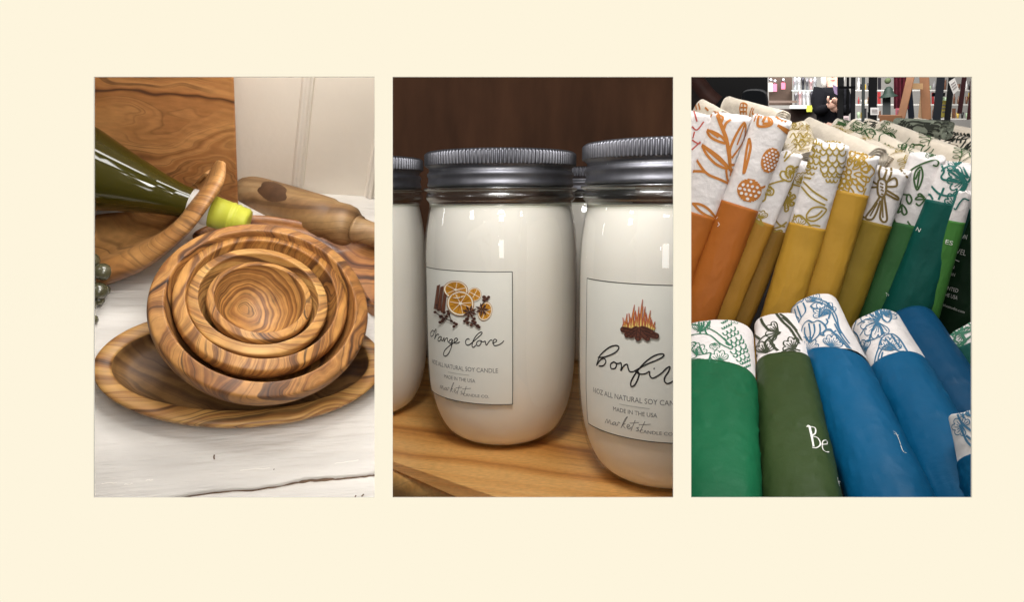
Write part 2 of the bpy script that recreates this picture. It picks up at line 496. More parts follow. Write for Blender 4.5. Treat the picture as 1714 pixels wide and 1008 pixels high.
# oval plate
def oval_plate():
    zr = H + .021
    lf = PL.onz(155, 612, zr); rt = PL.onz(641, 603, zr); fr = PL.onz(392, 727, zr - .012)
    c = (lf + rt) / 2; a = (rt - lf).length / 2; ux = (rt - lf).normalized(); uy = Vector((-ux.y, ux.x, 0))
    b = abs((fr - c).dot(uy)) * 1.0
    c = Vector((c.x, c.y, H))
    t = thing('oval_plate', PL, c, 'wide oval olive wood plate with striped flat rim under the nested bowls', 'plate')
    prof = [(0, 0, .004), (.72, .66, .0005), (.80, .76, .001), (.90, .89, .007), (.975, .97, .0145), (.998, .997, .0195), (1, 1, .021), (.992, .99, .0225),
            (.965, .955, .023), (.90, .79, .0228), (.885, .77, .0215), (.875, .755, .017), (.85, .72, .012), (.79, .66, .009), (.6, .5, .0075), (.3, .25, .007), (0, 0, .007)]
    mb = MB(PL)
    rows = []
    for (kx, ky, z) in prof:
        rows.append([c + ux*(a*kx*math.cos(th)) + uy*(b*ky*math.sin(th)) + Vector((0, 0, z + .0006*noise.noise(Vector((math.cos(th)*2, math.sin(th)*2, kx*3))))) for th in [2*math.pi*k/128 for k in range(128)]])
    mb.grid(rows, True)
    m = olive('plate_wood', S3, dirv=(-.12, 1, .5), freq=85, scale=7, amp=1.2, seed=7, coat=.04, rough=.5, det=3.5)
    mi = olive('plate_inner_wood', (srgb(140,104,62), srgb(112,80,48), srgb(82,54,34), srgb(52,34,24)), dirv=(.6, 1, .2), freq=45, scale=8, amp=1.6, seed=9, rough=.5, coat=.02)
    nn = 128
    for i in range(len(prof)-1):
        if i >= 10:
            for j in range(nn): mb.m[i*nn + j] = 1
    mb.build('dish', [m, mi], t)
    return c, ux, uy, a, b
pc, pux, puy, pa, pb = oval_plate()

# nested bowls
tilt0 = Matrix.Rotation(R(8.5), 3, 'X') @ Matrix.Rotation(R(2.5), 3, 'Y')
tilt = tilt0
RC = PL.at(443, 502, .604)                     # centre of the rim plane
BW = [(367, 'largest olive wood bowl, outermost of the nested set, on the oval plate', S2, 11, 6, (0, 3)),
      (294, 'second largest olive wood bowl, nested directly inside the outermost bowl', S1, 12, 7, (0, -11)),
      (236, 'third olive wood bowl with a pale rim, holding the smallest bowl', S3, 13, 7, (-6, -11)),
      (178, 'smallest olive wood bowl, empty, in the middle of the nested set', S1, 12, 8, (-5, -12))]
kpx = (PL.at(440, 514, .604) - PL.at(430, 514, .604)).length / 10
for i, (wpx, lab, stp, scl, bands, (dx, dy)) in enumerate(BW):
    Rb = wpx/2 * kpx * .955
    th = Rb * (.135, .135, .145, .135)[i]; Hb = Rb * (.78, .80, .84, .88)[i]
    tilt = Matrix.Rotation(R((0, -.5, -2.5, -4.5)[i]), 3, 'X') @ tilt0; AX = tilt @ Vector((0, 0, 1))
    top = RC + tilt @ Vector((dx*kpx, -dy*kpx, (0, -.003, -.004, -.005)[i]))
    base = top - AX * Hb
    prof = crom([(0, .012*Hb, 0), (.30*Rb, .0, 0), (.46*Rb, .01*Hb, 0), (.66*Rb, .14*Hb, 0), (.86*Rb, .40*Hb, 0), (.965*Rb, .66*Hb, 0), (.998*Rb, .80*Hb, 0), (1.0*Rb, .875*Hb, 0), (.990*Rb, .93*Hb, 0), (.962*Rb, .957*Hb, 0),
                 (Rb-.90*th, .998*Hb, 0), (Rb-1.02*th, .998*Hb, 0), (Rb-1.10*th, .972*Hb, 0), (Rb-1.16*th, .90*Hb, 0), (.90*(Rb-th), .68*Hb, 0), (.76*(Rb-th), .40*Hb, 0), (.52*(Rb-th), .20*Hb, 0), (.25*(Rb-th), .11*Hb, 0), (0, .09*Hb, 0)], 3)
    mb = MB(PL)
    def wob(r, z, a, k, s=i):
        w = 1 + .0025*math.sin(2*a + s) + .0015*math.sin(3*a + 2*s)
        return r*w, z + .0004*math.sin(2*a + s*2) * (z/Hb)
    mb.lathe([(p.x, p.y) for p in prof], base, AX, 112, wob)
    m = olive('bowl_wood', stp, dirv=((.55, -.5, .6), (-.9, .15, .4), (.2, .5, 1), (.45, -.25, 1))[i], freq=(90, 110, 130, 165)[i], det=4, fibre=.24, scale=(11, 13, 12, 17)[i], amp=(1.9, 1.5, 1.0, 1.1)[i], seed=20+i*3, rough=.52, coat=.06)
    b = mb.build('nesting_bowl', m, base=base)
    tag(b, lab, 'bowl', 'nested olive wood bowls')

# bottle lying in a carved holder
def bottle():
    d = .705
    A = PL.at(80, 262, .660); B = PL.at(416, 374, .700)
    ax = (B - A).normalized(); L = (B - A).length
    t = thing('wine_bottle', PL, A, 'dark green glass wine bottle with yellow capsule lying in a carved wooden holder', 'bottle')
    px = .665 / F * 1.0
    gl = mat('dark_green_glass', srgb(54,50,6), .06, spec=.6, coat=.0, noise_amt=.25, nscale=10, stretch=(.4, 1, 1))
    yl = mat('yellow_capsule_foil', srgb(188,190,66), .42, spec=.4, coat=.05)
    wh = mat('white_neck_band', srgb(206,202,196), .45)
    gold = mat('clear_rib', srgb(150,158,60), .2)
    def rr(t_): # t in fraction from A to B
        pts = [(0, 86), (.10, 80), (.2, 70), (.3, 59), (.42, 47), (.54, 36), (.64, 29), (.72, 26.5), (.78, 26)]
        for (x0, r0), (x1, r1) in zip(pts, pts[1:]):
            if t_ <= x1: return (r0 + (r1-r0)*(t_-x0)/(x1-x0)) * px
        return 26*px
    mb = MB(PL); mb.lathe([(0, -.001)] + [(rr(k/60*.78), k/60*.78*L) for k in range(61)] + [(0, .782*L)], A, ax, 64)
    mb.build('glass', gl, t)
    mb = MB(PL); mb.lathe([(24*px, .70*L), (26.5*px, .715*L), (27*px, .745*L), (26.8*px, .775*L), (24*px, .78*L)], A, ax, 48)
    mb = MB(PL); mb.lathe([(26*px, .70*L), (28.4*px, .702*L), (27.4*px, .815*L), (26*px, .818*L)], A, ax, 48)
    mb.build('neck_band', wh, t)
    mb = MB(PL)
    pf = [(25.5*px, .81*L), (27.9*px, .812*L), (27*px, .86*L), (26.6*px, .9*L), (27.6*px, .905*L), (27.6*px, .912*L), (26.2*px, .916*L), (26.2*px, .93*L), (27.2*px, .934*L), (27.2*px, .94*L), (25.6*px, .944*L), (25*px, .985*L), (22.5*px, .998*L), (16*px, L), (0, L)]
    mb.lathe(pf, A, ax, 48)
    mb.build('capsule', yl, t)
bottle()

def holder():
    """boat shaped carved wooden holder: outer wall, thick rim, hollow inside"""
    m = olive('holder_wood', (srgb(190,140,84), srgb(168,118,66), srgb(130,86,48), srgb(92,60,36)), dirv=(.5, .6, 1), freq=45, scale=7, amp=1.3, seed=31, rough=.5)
    mb = MB(PL)
    # sections listed from the tip down to the left: back rim, hollow, front rim inner, front rim outer, foot
    sec = [((345, 292, .70), (358, 280, .70), (366, 270, .685), (374, 272, .67), (374, 280, .68)),
           ((310, 318, .735), (330, 322, .72), (359, 297, .665), (371, 301, .655), (369, 310, .662)),
           ((285, 335, .735), (305, 350, .722), (333, 331, .655), (346, 340, .645), (344, 348, .652)),
           ((255, 350, .735), (280, 385, .712), (303, 367, .652), (318, 377, .642), (315, 386, .650)),
           ((215, 356, .728), (240, 400, .704), (262, 401, .648), (279, 412, .642), (275, 423, .652)),
           ((175, 360, .720), (200, 415, .694), (216, 426, .65), (238, 440, .642), (233, 452, .653)),
           ((140, 366, .712), (150, 430, .686), (156, 446, .65), (178, 464, .642), (173, 476, .650)),
           ((90, 372, .705), (95, 440, .68), (85, 452, .648), (104, 486, .64), (102, 500, .645))]
    rows = []
    cols = [crom([PL.at(*sec[i][j]) for i in range(len(sec))], 6) for j in range(5)]
    for k in range(len(cols[0])):
        ring = crom([c[k] for c in cols], 5)
        rows.append(ring)
    mb.grid(rows)
    o = mb.build('bottle_holder', m, base=PL.onz(170, 470, H), recalc=False)
    s = o.modifiers.new('solid', 'SOLIDIFY'); s.thickness = .004; s.offset = 0
    tag(o, 'carved boat shaped wooden holder with a raised tip cradling the green bottle', 'bottle holder')
holder()

# rolling pin
def pin():
    A = PL.at(404, 318, .815); B = PL.at(652, 402, .775)
    ax = (B - A).normalized(); L = (B - A).length; px = .80 / F
    t = thing('rolling_pin', PL, A, 'pale turned wooden rolling pin with a dark knot lying by the wall', 'rolling pin')
    m = olive('pin_wood', (srgb(164,134,96), srgb(150,118,82), srgb(132,100,66), srgb(108,80,52)), dirv=(.3, 1, .6), freq=50, scale=5, amp=1, seed=41, rough=.5, coat=0)
    knot = mat('pin_knot', srgb(96,66,42), .5, noise_amt=.35, nscale=60)
    mb = MB(PL)
    pf = [(0, 0), (16, .004), (25, .012), (28.5, .03), (31, .07), (34, .3), (36, .52), (36, .60), (33.5, .625), (33.8, .65), (35, .70), (33, .745), (26, .775), (22, .785), (23.5, .79), (23.5, .80), (21, .805), (20, .85), (18.5, 1.0), (0, 1.0)]
    def radius(z): return z
    mb.lathe([(r*px, z*L) for r, z in pf[:13]] + [(0, .776*L)], A, ax, 56)
    bv = mb.bvh(); pr = projector(mb, bv, .0006); mb.mi = 1
    for q in range(34):
        y_ = -1 + 2*(q+.5)/34; xx = 24*math.sqrt(1-y_*y_)*(1+.10*math.sin(q*.35)); a_ = .3
        ribbon(mb, pr, [Vector((457 + x_*math.cos(a_) - 15*y_*math.sin(a_), 321 + x_*math.sin(a_) + 15*y_*math.cos(a_), 0)) for x_ in (-xx, 0, xx)], 1.7*px, False, .8)
    mb.build('barrel', [m, knot], t)
    mb = MB(PL); mb.lathe([(0, .774*L), (20*px, .775*L)] + [(r*px, z*L) for r, z in pf[13:]], A, ax, 40)
    mb.build('handle', m, t)
pin()

# low wooden tray behind the bowls at the right
mb = MB(PL)
tm = olive('tray_wood', (srgb(170,116,66), srgb(146,94,54), srgb(98,58,36), srgb(50,30,20)), dirv=(.5, 1, .3), freq=55, scale=8, amp=1.3, seed=51, rough=.4)
outer = [(322, 394), (350, 376), (400, 362), (450, 362), (520, 374), (590, 394), (646, 406), (650, 470), (648, 520), (622, 505), (590, 455), (540, 420), (450, 400), (380, 410)]
c3 = [PL.onz(u, v, H + .018) for u, v in outer]; ctr = sum(c3, Vector())/len(c3)
rr = crom(c3, 5, True)[:-1]
rows = [[ctr.lerp(Vector((p.x, p.y, H + z)), k) for p in rr] for k, z in ((.9, .0), (.97, .006), (1, .015), (.985, .019), (.93, .019), (.90, .014), (.8, .008), (.02, .007))]
rows = [[Vector((p.x, p.y, H + zz)) for p in row] for row, zz in zip(rows, (.0004, .006, .015, .019, .019, .014, .008, .007))]
mb.grid(rows, True)
tag(mb.build('serving_tray', tm, base=Vector((ctr.x, ctr.y, H))), 'dark brown wooden tray lying behind the nested bowls under the rolling pin', 'tray')

# olives on a stem, at the left edge
olm = mat('olive_bead', srgb(84,82,60), .25, spec=.7, noise_amt=.25, nscale=60, coat=.4)
t = thing('olive_cluster', PL, PL.onz(160, 500, H), 'little bunch of shiny grey green olives at the left edge of the table', 'decoration')
for (u, v, r, zz) in ((172, 455, 14, .03), (152, 436, 13, .034), (165, 487, 14, .018), (150, 470, 13, .02), (176, 486, 8, .012), (165, 502, 9, .008), (156, 535, 7.5, .0045), (150, 510, 10, .01)):
    p = PL.onz(u, v, H + zz); rr_ = r * p.length / F * .93
    mb = MB(PL); mb.ball(p, rr_, 20, (1, 1, .9)); mb.build('olive', olm, t)
mb = MB(PL); mb.tube(crom([PL.onz(130, 430, H+.04), PL.onz(150, 455, H+.03), PL.onz(158, 490, H+.014), PL.onz(152, 530, H+.004)], 4), .0015, 6)
mb.build('stem', mat('stem_green', srgb(70,68,40), .6), t)

# ================================================================== MIDDLE: candle jars on a shelf
DM = 1.5; RJ = DM * 129 / F * .985
eye = 0.0
TOPZ = DM * 77 / F; 
RBASE = RJ * .60
BOTZ = -(DM - RBASE) * 431 / F
HJ = TOPZ - BOTZ
print('jar', RJ, HJ, TOPZ, BOTZ)
shelfw = bpy.data.materials.new('shelf_pine'); shelfw = olive('shelf_pine', (srgb(240,184,110), srgb(232,170,94), srgb(214,148,76), srgb(176,112,54)), dirv=(.33, 1, .9), freq=14, scale=1.6, amp=.5, seed=61, rough=.32, coat=.3, fibre=.16, knots=.2)
# dark fibres ticks
mb = MB(PM)
def sh(u, v, z=BOTZ): return PM.onz(u, v, z)
E0 = sh(560, 748); E1 = sh(900, 868)
dirE = (E1 - E0).normalized(); nrm = Vector((dirE.y, -dirE.x, 0))      # towards the viewer
if nrm.y > 0: nrm = -nrm
A0 = E0 - dirE*.10; A1 = E1 + dirE*.25
rows = []
prof = [(-2.2, 0), (-.02, 0), (-.006, -.0006), (.002, -.003), (.008, -.008), (.011, -.016), (.0115, -.045), (.006, -.052), (.004, -.6)]
for t in [k/10 for k in range(11)]:
    c = A0.lerp(A1, t)
    rows.append([c + nrm*a + Vector((0, 0, b)) for a, b in prof])
# clip the left and right ends to the window's wedge by rebuilding the top sheet
top = [sh(612, 745), A0, A1, sh(1150, 900)]
mb.grid([[r[j] for j in range(1, len(prof))] for r in rows])
mb.smooth = False
bl_ = PM.ray(628, 400); br_ = PM.ray(1143, 400); YBK = 2.25
quad = [Vector((bl_.x/bl_.y*YBK, YBK, BOTZ)), Vector((br_.x/br_.y*YBK, YBK, BOTZ)), sh(1143, 900), A1 - nrm*.02, A0 - nrm*.02, sh(628, 748)]
quad = [Vector((-.75, YBK, BOTZ)), Vector((br_.x/br_.y*YBK, YBK, BOTZ)), sh(1143, 1000), rows[-1][1], rows[0][1], ]
b0 = len(mb.v); mb.v.extend(quad); mb.face(tuple(range(b0, b0+len(quad))))
sho = mb.build('shelf', shelfw, base=Vector((0, DM, BOTZ)), recalc=False)
tag(sho, kind='structure')
# back of the cabinet
mb = MB(PM); mb.smooth = False
bkm = mat('dark_brown_back', srgb(94,62,42), .75, spec=.2, noise_amt=.4, nscale=4, stretch=(2.2, 1, .55), bump=.1, bscale=40, det=6)
mb.slab([Vector((-.75, YBK, BOTZ)), Vector((br_.x/br_.y*YBK, YBK, BOTZ)), Vector((br_.x/br_.y*YBK, YBK, .75)), Vector((-.75, YBK, .75))], (0, .02, 0))
tag(mb.build('cabinet_back_wall', bkm, base=Vector((0, YBK, BOTZ))), kind='structure')

glassm = thin_glass('clear_jar_glass', (.985, .985, .985), 1.2)
neckm = thin_glass('greenish_neck_glass', (.86, .88, .85), 3.6, .22)
waxm = mat('cream_soy_wax', srgb(234,229,217), .42, spec=.3, noise_amt=.02, nscale=8, sub=.15)
lidm = mat('pewter_lid_metal', srgb(124,124,130), .5, metal=1, noise_amt=.15, nscale=30, bump=.08, bscale=200)
labm = mat('clear_label_film', srgb(229,227,216), .38, spec=.4, noise_amt=.01)
inkm = mat('black_ink', srgb(34,32,32), .5)
greym = mat('grey_ink', srgb(124,122,120), .5)
faintm = mat('faint_rule_ink', srgb(176,176,168), .5)
PAL = {n: mat('print_'+n, srgb(*c), .5) for n, c in dict(orange=(204,142,38), amber=(168,104,24), pith=(246,236,214), brown=(92,56,42), dark=(56,36,32), cinn=(122,74,52), red=(186,92,66), flame=(216,150,66), yellow=(236,212,120), log=(104,58,42), bark=(62,36,30)).items()}
pal = list(PAL)
LM = [labm, inkm, greym, faintm] + [PAL[k] for k in pal]
ci = {k: 4 + i for i, k in enumerate(pal)}

def jar(cx_px, k, label, art=None, lab0=None, group='candle jars on the shelf', spin=0):
    D = DM / k
    base = Vector((0, 0, 0)); r = PM.ray(cx_px, 481); base = Vector((r.x / r.y * D, D, BOTZ))
    t = thing('candle_jar', PM, base, label, 'candle jar', group)
    q = HJ / 100.0; Rr = RJ
    # heights in percent of the total
    body = [(0, 0), (.50, 0), (.62, .6), (.76, 3.2), (.87, 8), (.94, 14), (.978, 21), (.995, 29), (1.0, 38), (1.0, 60), (.997, 67), (.98, 73), (.95, 78), (.928, 81), (.925, 83.0), (.955, 84.0), (.965, 85.0), (.955, 86.0), (.94, 86.6), (.985, 87.2), (.985, 87.9), (.92, 88.3), (.92, 97), (.88, 98)]
    sm_ = crom([(a*Rr, b*q, 0) for a, b in body], 4)
    mb = MB(PM); mb.lathe([(p.x, p.y) for p in sm_], base, (0, 0, 1), 96)
    for i_, f_ in enumerate(mb.f):
        if mb.v[f_[0]].z - base.z > 81.5*q: mb.m[i_] = 1
    mb.build('glass', [glassm, neckm], t)
    wx = [(0, .8), (.5, .8), (.60, 1.4), (.735, 4.0), (.84, 8.7), (.912, 14.6), (.955, 21.3), (.975, 29), (.982, 38), (.982, 60), (.978, 67), (.96, 73), (.93, 78), (.908, 81), (.90, 82.3), (.885, 82.6), (.5, 82.4), (0, 82.4)]
    sm_ = crom([(a*Rr, b*q, 0) for a, b in wx], 3)
    mb = MB(PM); mb.lathe([(p.x, p.y) for p in sm_], base, (0, 0, 1), 80)
    mb.build('wax', waxm, t)
    # lid
    mb = MB(PM); RL = .972*Rr
    lp = [(.90, 88.5), (.962, 88.4), (.972, 88.6), (.972, 89.4), (.962, 89.9), (.958, 91.2), (.972, 91.8), (.975, 92.5), (.960, 93.1), (.945, 93.5), (.95, 94.4), (.978, 95.0), (.984, 95.2)]
    mb.lathe([(a*RL, b*q) for a, b in lp], base, (0, 0, 1), 128)
    nt_ = 126
    kn = [(.984, 95.2, 0), (.995, 95.25, .7), (1.0, 95.5, 1), (1.0, 98.9, 1), (.995, 99.2, .8), (.985, 99.55, 0), (.965, 99.85, 0), (.93, 100, 0)]
    def knurl(r, z, a, i):
        return r * (1 + kn[i][2] * .012 * (max(-.6, min(.6, math.cos(a*nt_)))*1.6 - .4)), z
    mb.lathe([(a*RL, b*q) for a, b, _ in kn], base, (0, 0, 1), nt_*8, knurl)
    lid = mb.build('lid', lidm, t)
    mb = MB(PM); mb.lathe([(.93*RL, 99.9*q), (.92*RL, 99.7*q), (.90*RL, 99.6*q), (.5*RL, 99.7*q), (0, 99.7*q)], base, (0, 0, 1), 64)
    mb.build('lid_disc', lidm, lid)
    if art is None: return t
    # ---- label: a curved film between two angles
    vdir = math.atan2(base.x, base.y)                        # direction from the eye to the jar
    a0, a1, z0, z1 = lab0
    def surf(ang, z, off):
        a = ang; rr = .0
        # radius of the body at this height
        zz = z / q; rr = 1.0
        for (ra, za), (rb, zb) in zip(body[4:12], body[5:13]):
            if za <= zz <= zb: rr = ra + (rb-ra)*(zz-za)/(zb-za)
        n = Vector((math.sin(a + -0) * math.cos(vdir) - math.cos(a)*math.sin(vdir), -math.cos(a)*math.cos(vdir) - math.sin(a)*math.sin(vdir), 0))
        return base + n * (rr*Rr + off) + Vector((0, 0, z)), n
    mb = MB(PM)
    na, nz = 40, 20
    mb.grid([[surf(a0 + (a1-a0)*i/na, z0 + (z1-z0)*j/nz, .0006)[0] for i in range(na+1)] for j in range(nz+1)])
    bv = mb.bvh()
    W_, H_ = 180.0, 221.0
    lay = [.0003]
    def lp_(qv):    # label units (180 x 221, y down) -> surface
        return surf(a0 + (a1-a0)*qv.x/W_, z1 - (z1-z0)*qv.y/H_, .0006 + lay[0])
    U = (a1-a0)*Rr/W_
    mb.mi = 1
    for p, w_ in (([(0, 0), (W_, 0)], .55), ([(W_, 0), (W_, H_)], .55), ([(W_, H_), (0, H_)], .55), ([(0, H_), (0, 0)], .55)):
        ribbon(mb, lp_, [Vector((x, y, 0)) for x, y in p], w_*U, False, 3)
    mb.mi = 2
    def row(text, x0, x1, y, cap):
        words = text
        write(mb, lp_, text, (x0, y), (x1, y), cap, up=(0, -1))
    row('16OZ ALL NATURAL SOY CANDLE', 20, 157, 166, 7.5)
    row('MADE IN THE USA', 58, 120, 184.5, 6.2)
    row('CANDLE CO.', 97, 142, 209.5, 5)
    mb.mi = 3; ribbon(mb, lp_, [Vector((68, 172.5, 0)), Vector((110, 172.5, 0))], .35*U, False)
    # 'market st' in script, label units
    mb.mi = 2
    ms = "43,207 47,200 48,206 52,200 53,206 56,205;61,201 57,203 57,206 61,204 62,201 62,206 65,204;65,205 66,200 69,201;70,208 76,194 80,189 77,195 71,206;72,203 77,200 73,203 77,207;79,205 83,202 81,200 79,204 82,207 86,203;85,209 91,192;83,198 96,195;96,202 93,203 96,206 92,208;98,208 104,192;96,198 112,195"
    for st in parse(ms, 'px'): ribbon(mb, lp_, st, .38*U, True, 1)
    ps = projector(mb, bv, .0006)
    def L(n): lay[0] = n
    def pj(off):
        return projector(mb, bv, off)
    if art == 'clove':
        mb.mi = 1
        s = ("275,462 265,478 268,497 280,492 288,472 280,460 275,462;288,470 299,452 298,480 290,514 300,492 312,483 318,490;330,497 314,508 312,524 322,526 332,508 333,498 332,518 340,526;"
             "340,526 350,505 350,530 360,512 370,508 371,522 376,534;400,515 385,520 380,537 392,540 402,518 396,560 380,600 360,620 346,612 352,588 376,562 405,540;405,540 425,528 434,516 424,508 413,520 414,538 430,540 447,532;"
             "508,518 498,512 484,524 486,546 502,552 520,540;520,540 560,505 585,480 580,470 560,482 535,515 524,550 530,566 548,552;575,522 556,530 552,550 566,556 580,540 578,524 590,532 606,526;606,526 612,552 628,532 640,520 650,524;650,540 672,532 676,520 662,516 654,534 662,554 685,552 710,538 722,524")
        for st in parse(s, 'O'): ribbon(mb, ps, st, .75*U, True, 1)
        def fl(color, pts, off, curve=True):
            mb.mi = ci[color]; fillpoly(mb, pj(off), [Vector((650 + x/3.732, 430 + y/3.732, 0)) for x, y in pts], curve)
        def ln(color, s, off, w):
            mb.mi = ci[color]
            for st in parse(s, 'O'): ribbon(mb, pj(off), st, w*U, True, 1.5)
        for (x, y) in ((300, 0), (322, 8), (345, 22)):
            fl('cinn', [(x+8, 180+y), (x+26, 172+y), (x+10, 330+y), (x-12, 325+y)], .0009 + x*1e-6, False)
            ln('dark', f"{x+17},{180+y} {x+2},{325+y};{x+8},{180+y} {x-12},{325+y};{x+26},{172+y} {x+10},{330+y}", .0013 + x*1e-6, .4)
        def slice_(cx_, cy_, rx, ry, a, off, n=10):
            P3 = [(v.x, v.y) for v in disc(cx_, cy_, rx, ry, a, 20)]
            fl('amber', P3, off); fl('pith', [(v.x, v.y) for v in disc(cx_, cy_, rx*.95, ry*.95, a, 20)], off+.0001)
            fl('orange', [(v.x, v.y) for v in disc(cx_, cy_, rx*.84, ry*.84, a, 20)], off+.0002)
            for i_ in range(n):
                t_ = 2*math.pi*i_/n + .2
                p_ = (cx_ + rx*.8*math.cos(t_)*math.cos(a) - ry*.8*math.sin(t_)*math.sin(a), cy_ + rx*.8*math.cos(t_)*math.sin(a) + ry*.8*math.sin(t_)*math.cos(a))
                ln('amber' if i_ % 2 else 'pith', f"{cx_+(p_[0]-cx_)*.12:.1f},{cy_+(p_[1]-cy_)*.12:.1f} {p_[0]:.1f},{p_[1]:.1f}", off+.0003+i_*1e-6, .45)
            fl('pith', [(v.x, v.y) for v in disc(cx_, cy_, rx*.12, ry*.12, a, 8)], off+.00035)
        slice_(540, 235, 42, 44, .3, .0012, 8)
        slice_(605, 340, 44, 60, .3, .0016, 9)
        slice_(425, 205, 76, 56, .1, .0021, 11)
        slice_(455, 290, 84, 78, .2, .0026, 13)
        def star(cx_, cy_, r_, off, n=7, ph=0):
            for i_ in range(n):
                t_ = 2*math.pi*i_/n + ph
                c_, s_ = math.cos(t_), math.sin(t_)
                fl('brown', [(cx_, cy_), (cx_+r_*.55*c_-r_*.17*s_, cy_+r_*.55*s_+r_*.17*c_), (cx_+r_*c_, cy_+r_*s_), (cx_+r_*.55*c_+r_*.17*s_, cy_+r_*.55*s_-r_*.17*c_)], off+i_*2e-6, False)
                ln('dark', f"{cx_:.0f},{cy_:.0f} {cx_+r_*.9*c_:.0f},{cy_+r_*.9*s_:.0f}", off+.0001, .35)
        star(512, 345, 48, .0033, 8, .3); star(588, 328, 44, .0036, 7)
        random.seed(8)
        for (x, y) in ((300, 345), (320, 330), (310, 300), (335, 372), (352, 388), (368, 372), (385, 355), (400, 400), (418, 412), (430, 420), (345, 400), (330, 408), (480, 400), (500, 412), (522, 425), (545, 410), (560, 430), (570, 438), (615, 262), (628, 250), (600, 270), (495, 388), (540, 385), (378, 340), (415, 435), (355, 345), (600, 250), (530, 400)):
            mb_r = random.uniform(9, 13)
            fl('brown', [(v.x, v.y) for v in disc(x, y, mb_r, mb_r*.85, 0, 8)], .0030 + random.random()*2e-4)
            fl('dark', [(v.x, v.y) for v in disc(x+1, y+2, mb_r*.45, mb_r*.4, 0, 6)], .0034)
        ln('dark', "300,345 340,372 400,402 430,420;345,400 368,372 378,340;480,400 522,412 560,432;588,300 615,262;400,400 385,355", .0031, .9)
    else:
        mb.mi = 1
        s = ("138,466 180,462 235,438 256,410 240,398 200,410 152,452 138,485 130,512;130,512 150,482 172,470 183,490 168,512 143,514;228,490 210,503 213,527 235,526 243,503 228,490 246,500 268,495;268,495 271,520 266,541 285,512 302,505 308,525 317,545 338,546;"
             "338,546 400,510 480,475 508,455 495,445 450,458 395,500 350,555 325,600 325,628 345,620 364,582 368,552 345,540 368,557 400,558 428,543;428,543 430,568 445,582 475,568 500,550;452,525 455,531;500,550 522,527 542,518 534,545 512,580 515,605 532,612 562,598;562,598 600,580 612,560 596,556 584,590 596,618 640,608 670,588")
        for st in parse(s, 'B'): ribbon(mb, ps, st, .95*U, True, 1)
        def fl(color, pts, off, curve=True):
            mb.mi = ci[color]; fillpoly(mb, pj(off), [Vector((960 + x/3.36, 460 + y/3.36, 0)) for x, y in pts], curve)
        def ln(color, s, off, w):
            mb.mi = ci[color]
            for st in parse(s, 'B'): ribbon(mb, pj(off), st, w*U, True, 1.5)
        flames = [(285, 300, 280, 240, 9), (298, 300, 304, 218, 9), (318, 305, 314, 215, 11), (333, 305, 345, 168, 11), (352, 305, 350, 200, 12), (364, 305, 370, 178, 10), (380, 305, 390, 138, 11), (396, 305, 405, 178, 10), (412, 305, 408, 210, 11), (425, 305, 434, 200, 11), (440, 306, 440, 250, 9), (452, 310, 460, 262, 8)]
        random.seed(3)
        for kk, (x0, y0, x1, y1, w_) in enumerate(flames):
            for c_, sc_, o_ in (('red', 1, .0009), ('flame', .8, .0013), ('yellow', .5, .0017)):
                ww, yt = w_*sc_, y0 + (y1-y0)*(sc_*.9+.1)
                fl(c_, [(x0-ww*.8, y0), (x0-ww, y0-(y0-yt)*.3), (x0-ww*.3+3, y0-(y0-yt)*.65), (x1-(x1-x0)*(1-sc_), yt), (x0+ww*.55+2, y0-(y0-yt)*.55), (x0+ww, y0-(y0-yt)*.25), (x0+ww*.8, y0)], o_ + kk*3e-6)
            ln('red', f"{x0-w_*.6:.0f},{y0-10} {x0-w_*.2:.0f},{(y0+y1)/2:.0f} {x1},{y1};{x0+w_*.5:.0f},{y0-20} {x0+w_*.5:.0f},{(y0+y1)/2+10:.0f} {x1+4},{y1+40}", .0020, .5)
        for kk, (x0, y0, x1, y1, r_) in enumerate(((278, 306, 350, 325, 16), (470, 345, 400, 320, 17), (300, 340, 360, 300, 15), (420, 360, 370, 310, 16), (365, 360, 372, 300, 18), (440, 322, 380, 300, 15), (325, 345, 350, 320, 14))):
            d_ = Vector((x1-x0, y1-y0)).normalized(); n_ = Vector((-d_.y, d_.x))*r_
            fl('log', [(x0+n_.x, y0+n_.y), (x0-d_.x*r_*.5, y0-d_.y*r_*.5), (x0-n_.x, y0-n_.y), (x1-n_.x, y1-n_.y), (x1+n_.x, y1+n_.y)], .0023 + kk*3e-5)
            fl('bark', [(v.x, v.y) for v in disc(x0, y0, r_*.75, r_*.75, 0, 9)], .00245 + kk*3e-5)
            fl('log', [(v.x, v.y) for v in disc(x0, y0, r_*.5, r_*.5, 0, 9)], .0025 + kk*3e-5)
            ln('bark', f"{x0+n_.x*.5:.0f},{y0+n_.y*.5:.0f} {x1+n_.x*.5:.0f},{y1+n_.y*.5:.0f};{x0-n_.x*.6:.0f},{y0-n_.y*.6:.0f} {x1-n_.x*.6:.0f},{y1-n_.y*.6:.0f}", .00255 + kk*3e-5, .5)
    mb.build('label', LM, t, recalc=False)
    return t

LZ0, LZ1 = HJ*.185, HJ*.617
jar(839, 1.0, 'tall cream candle jar with the orange slices and clove label, middle of the shelf', 'clove', (R(-72), R(7.5), LZ0, LZ1))
jar(1118, 1.17, 'nearest cream candle jar, with the campfire label, cut off at the right', 'bonfire', (R(-58), R(23), LZ0, LZ1))
jar(603, .893, 'cream candle jar with no label in view, partly hidden at the left of the shelf')
jar(980, .66, 'candle jar farthest back, seen only in the gap between the two labelled jars')

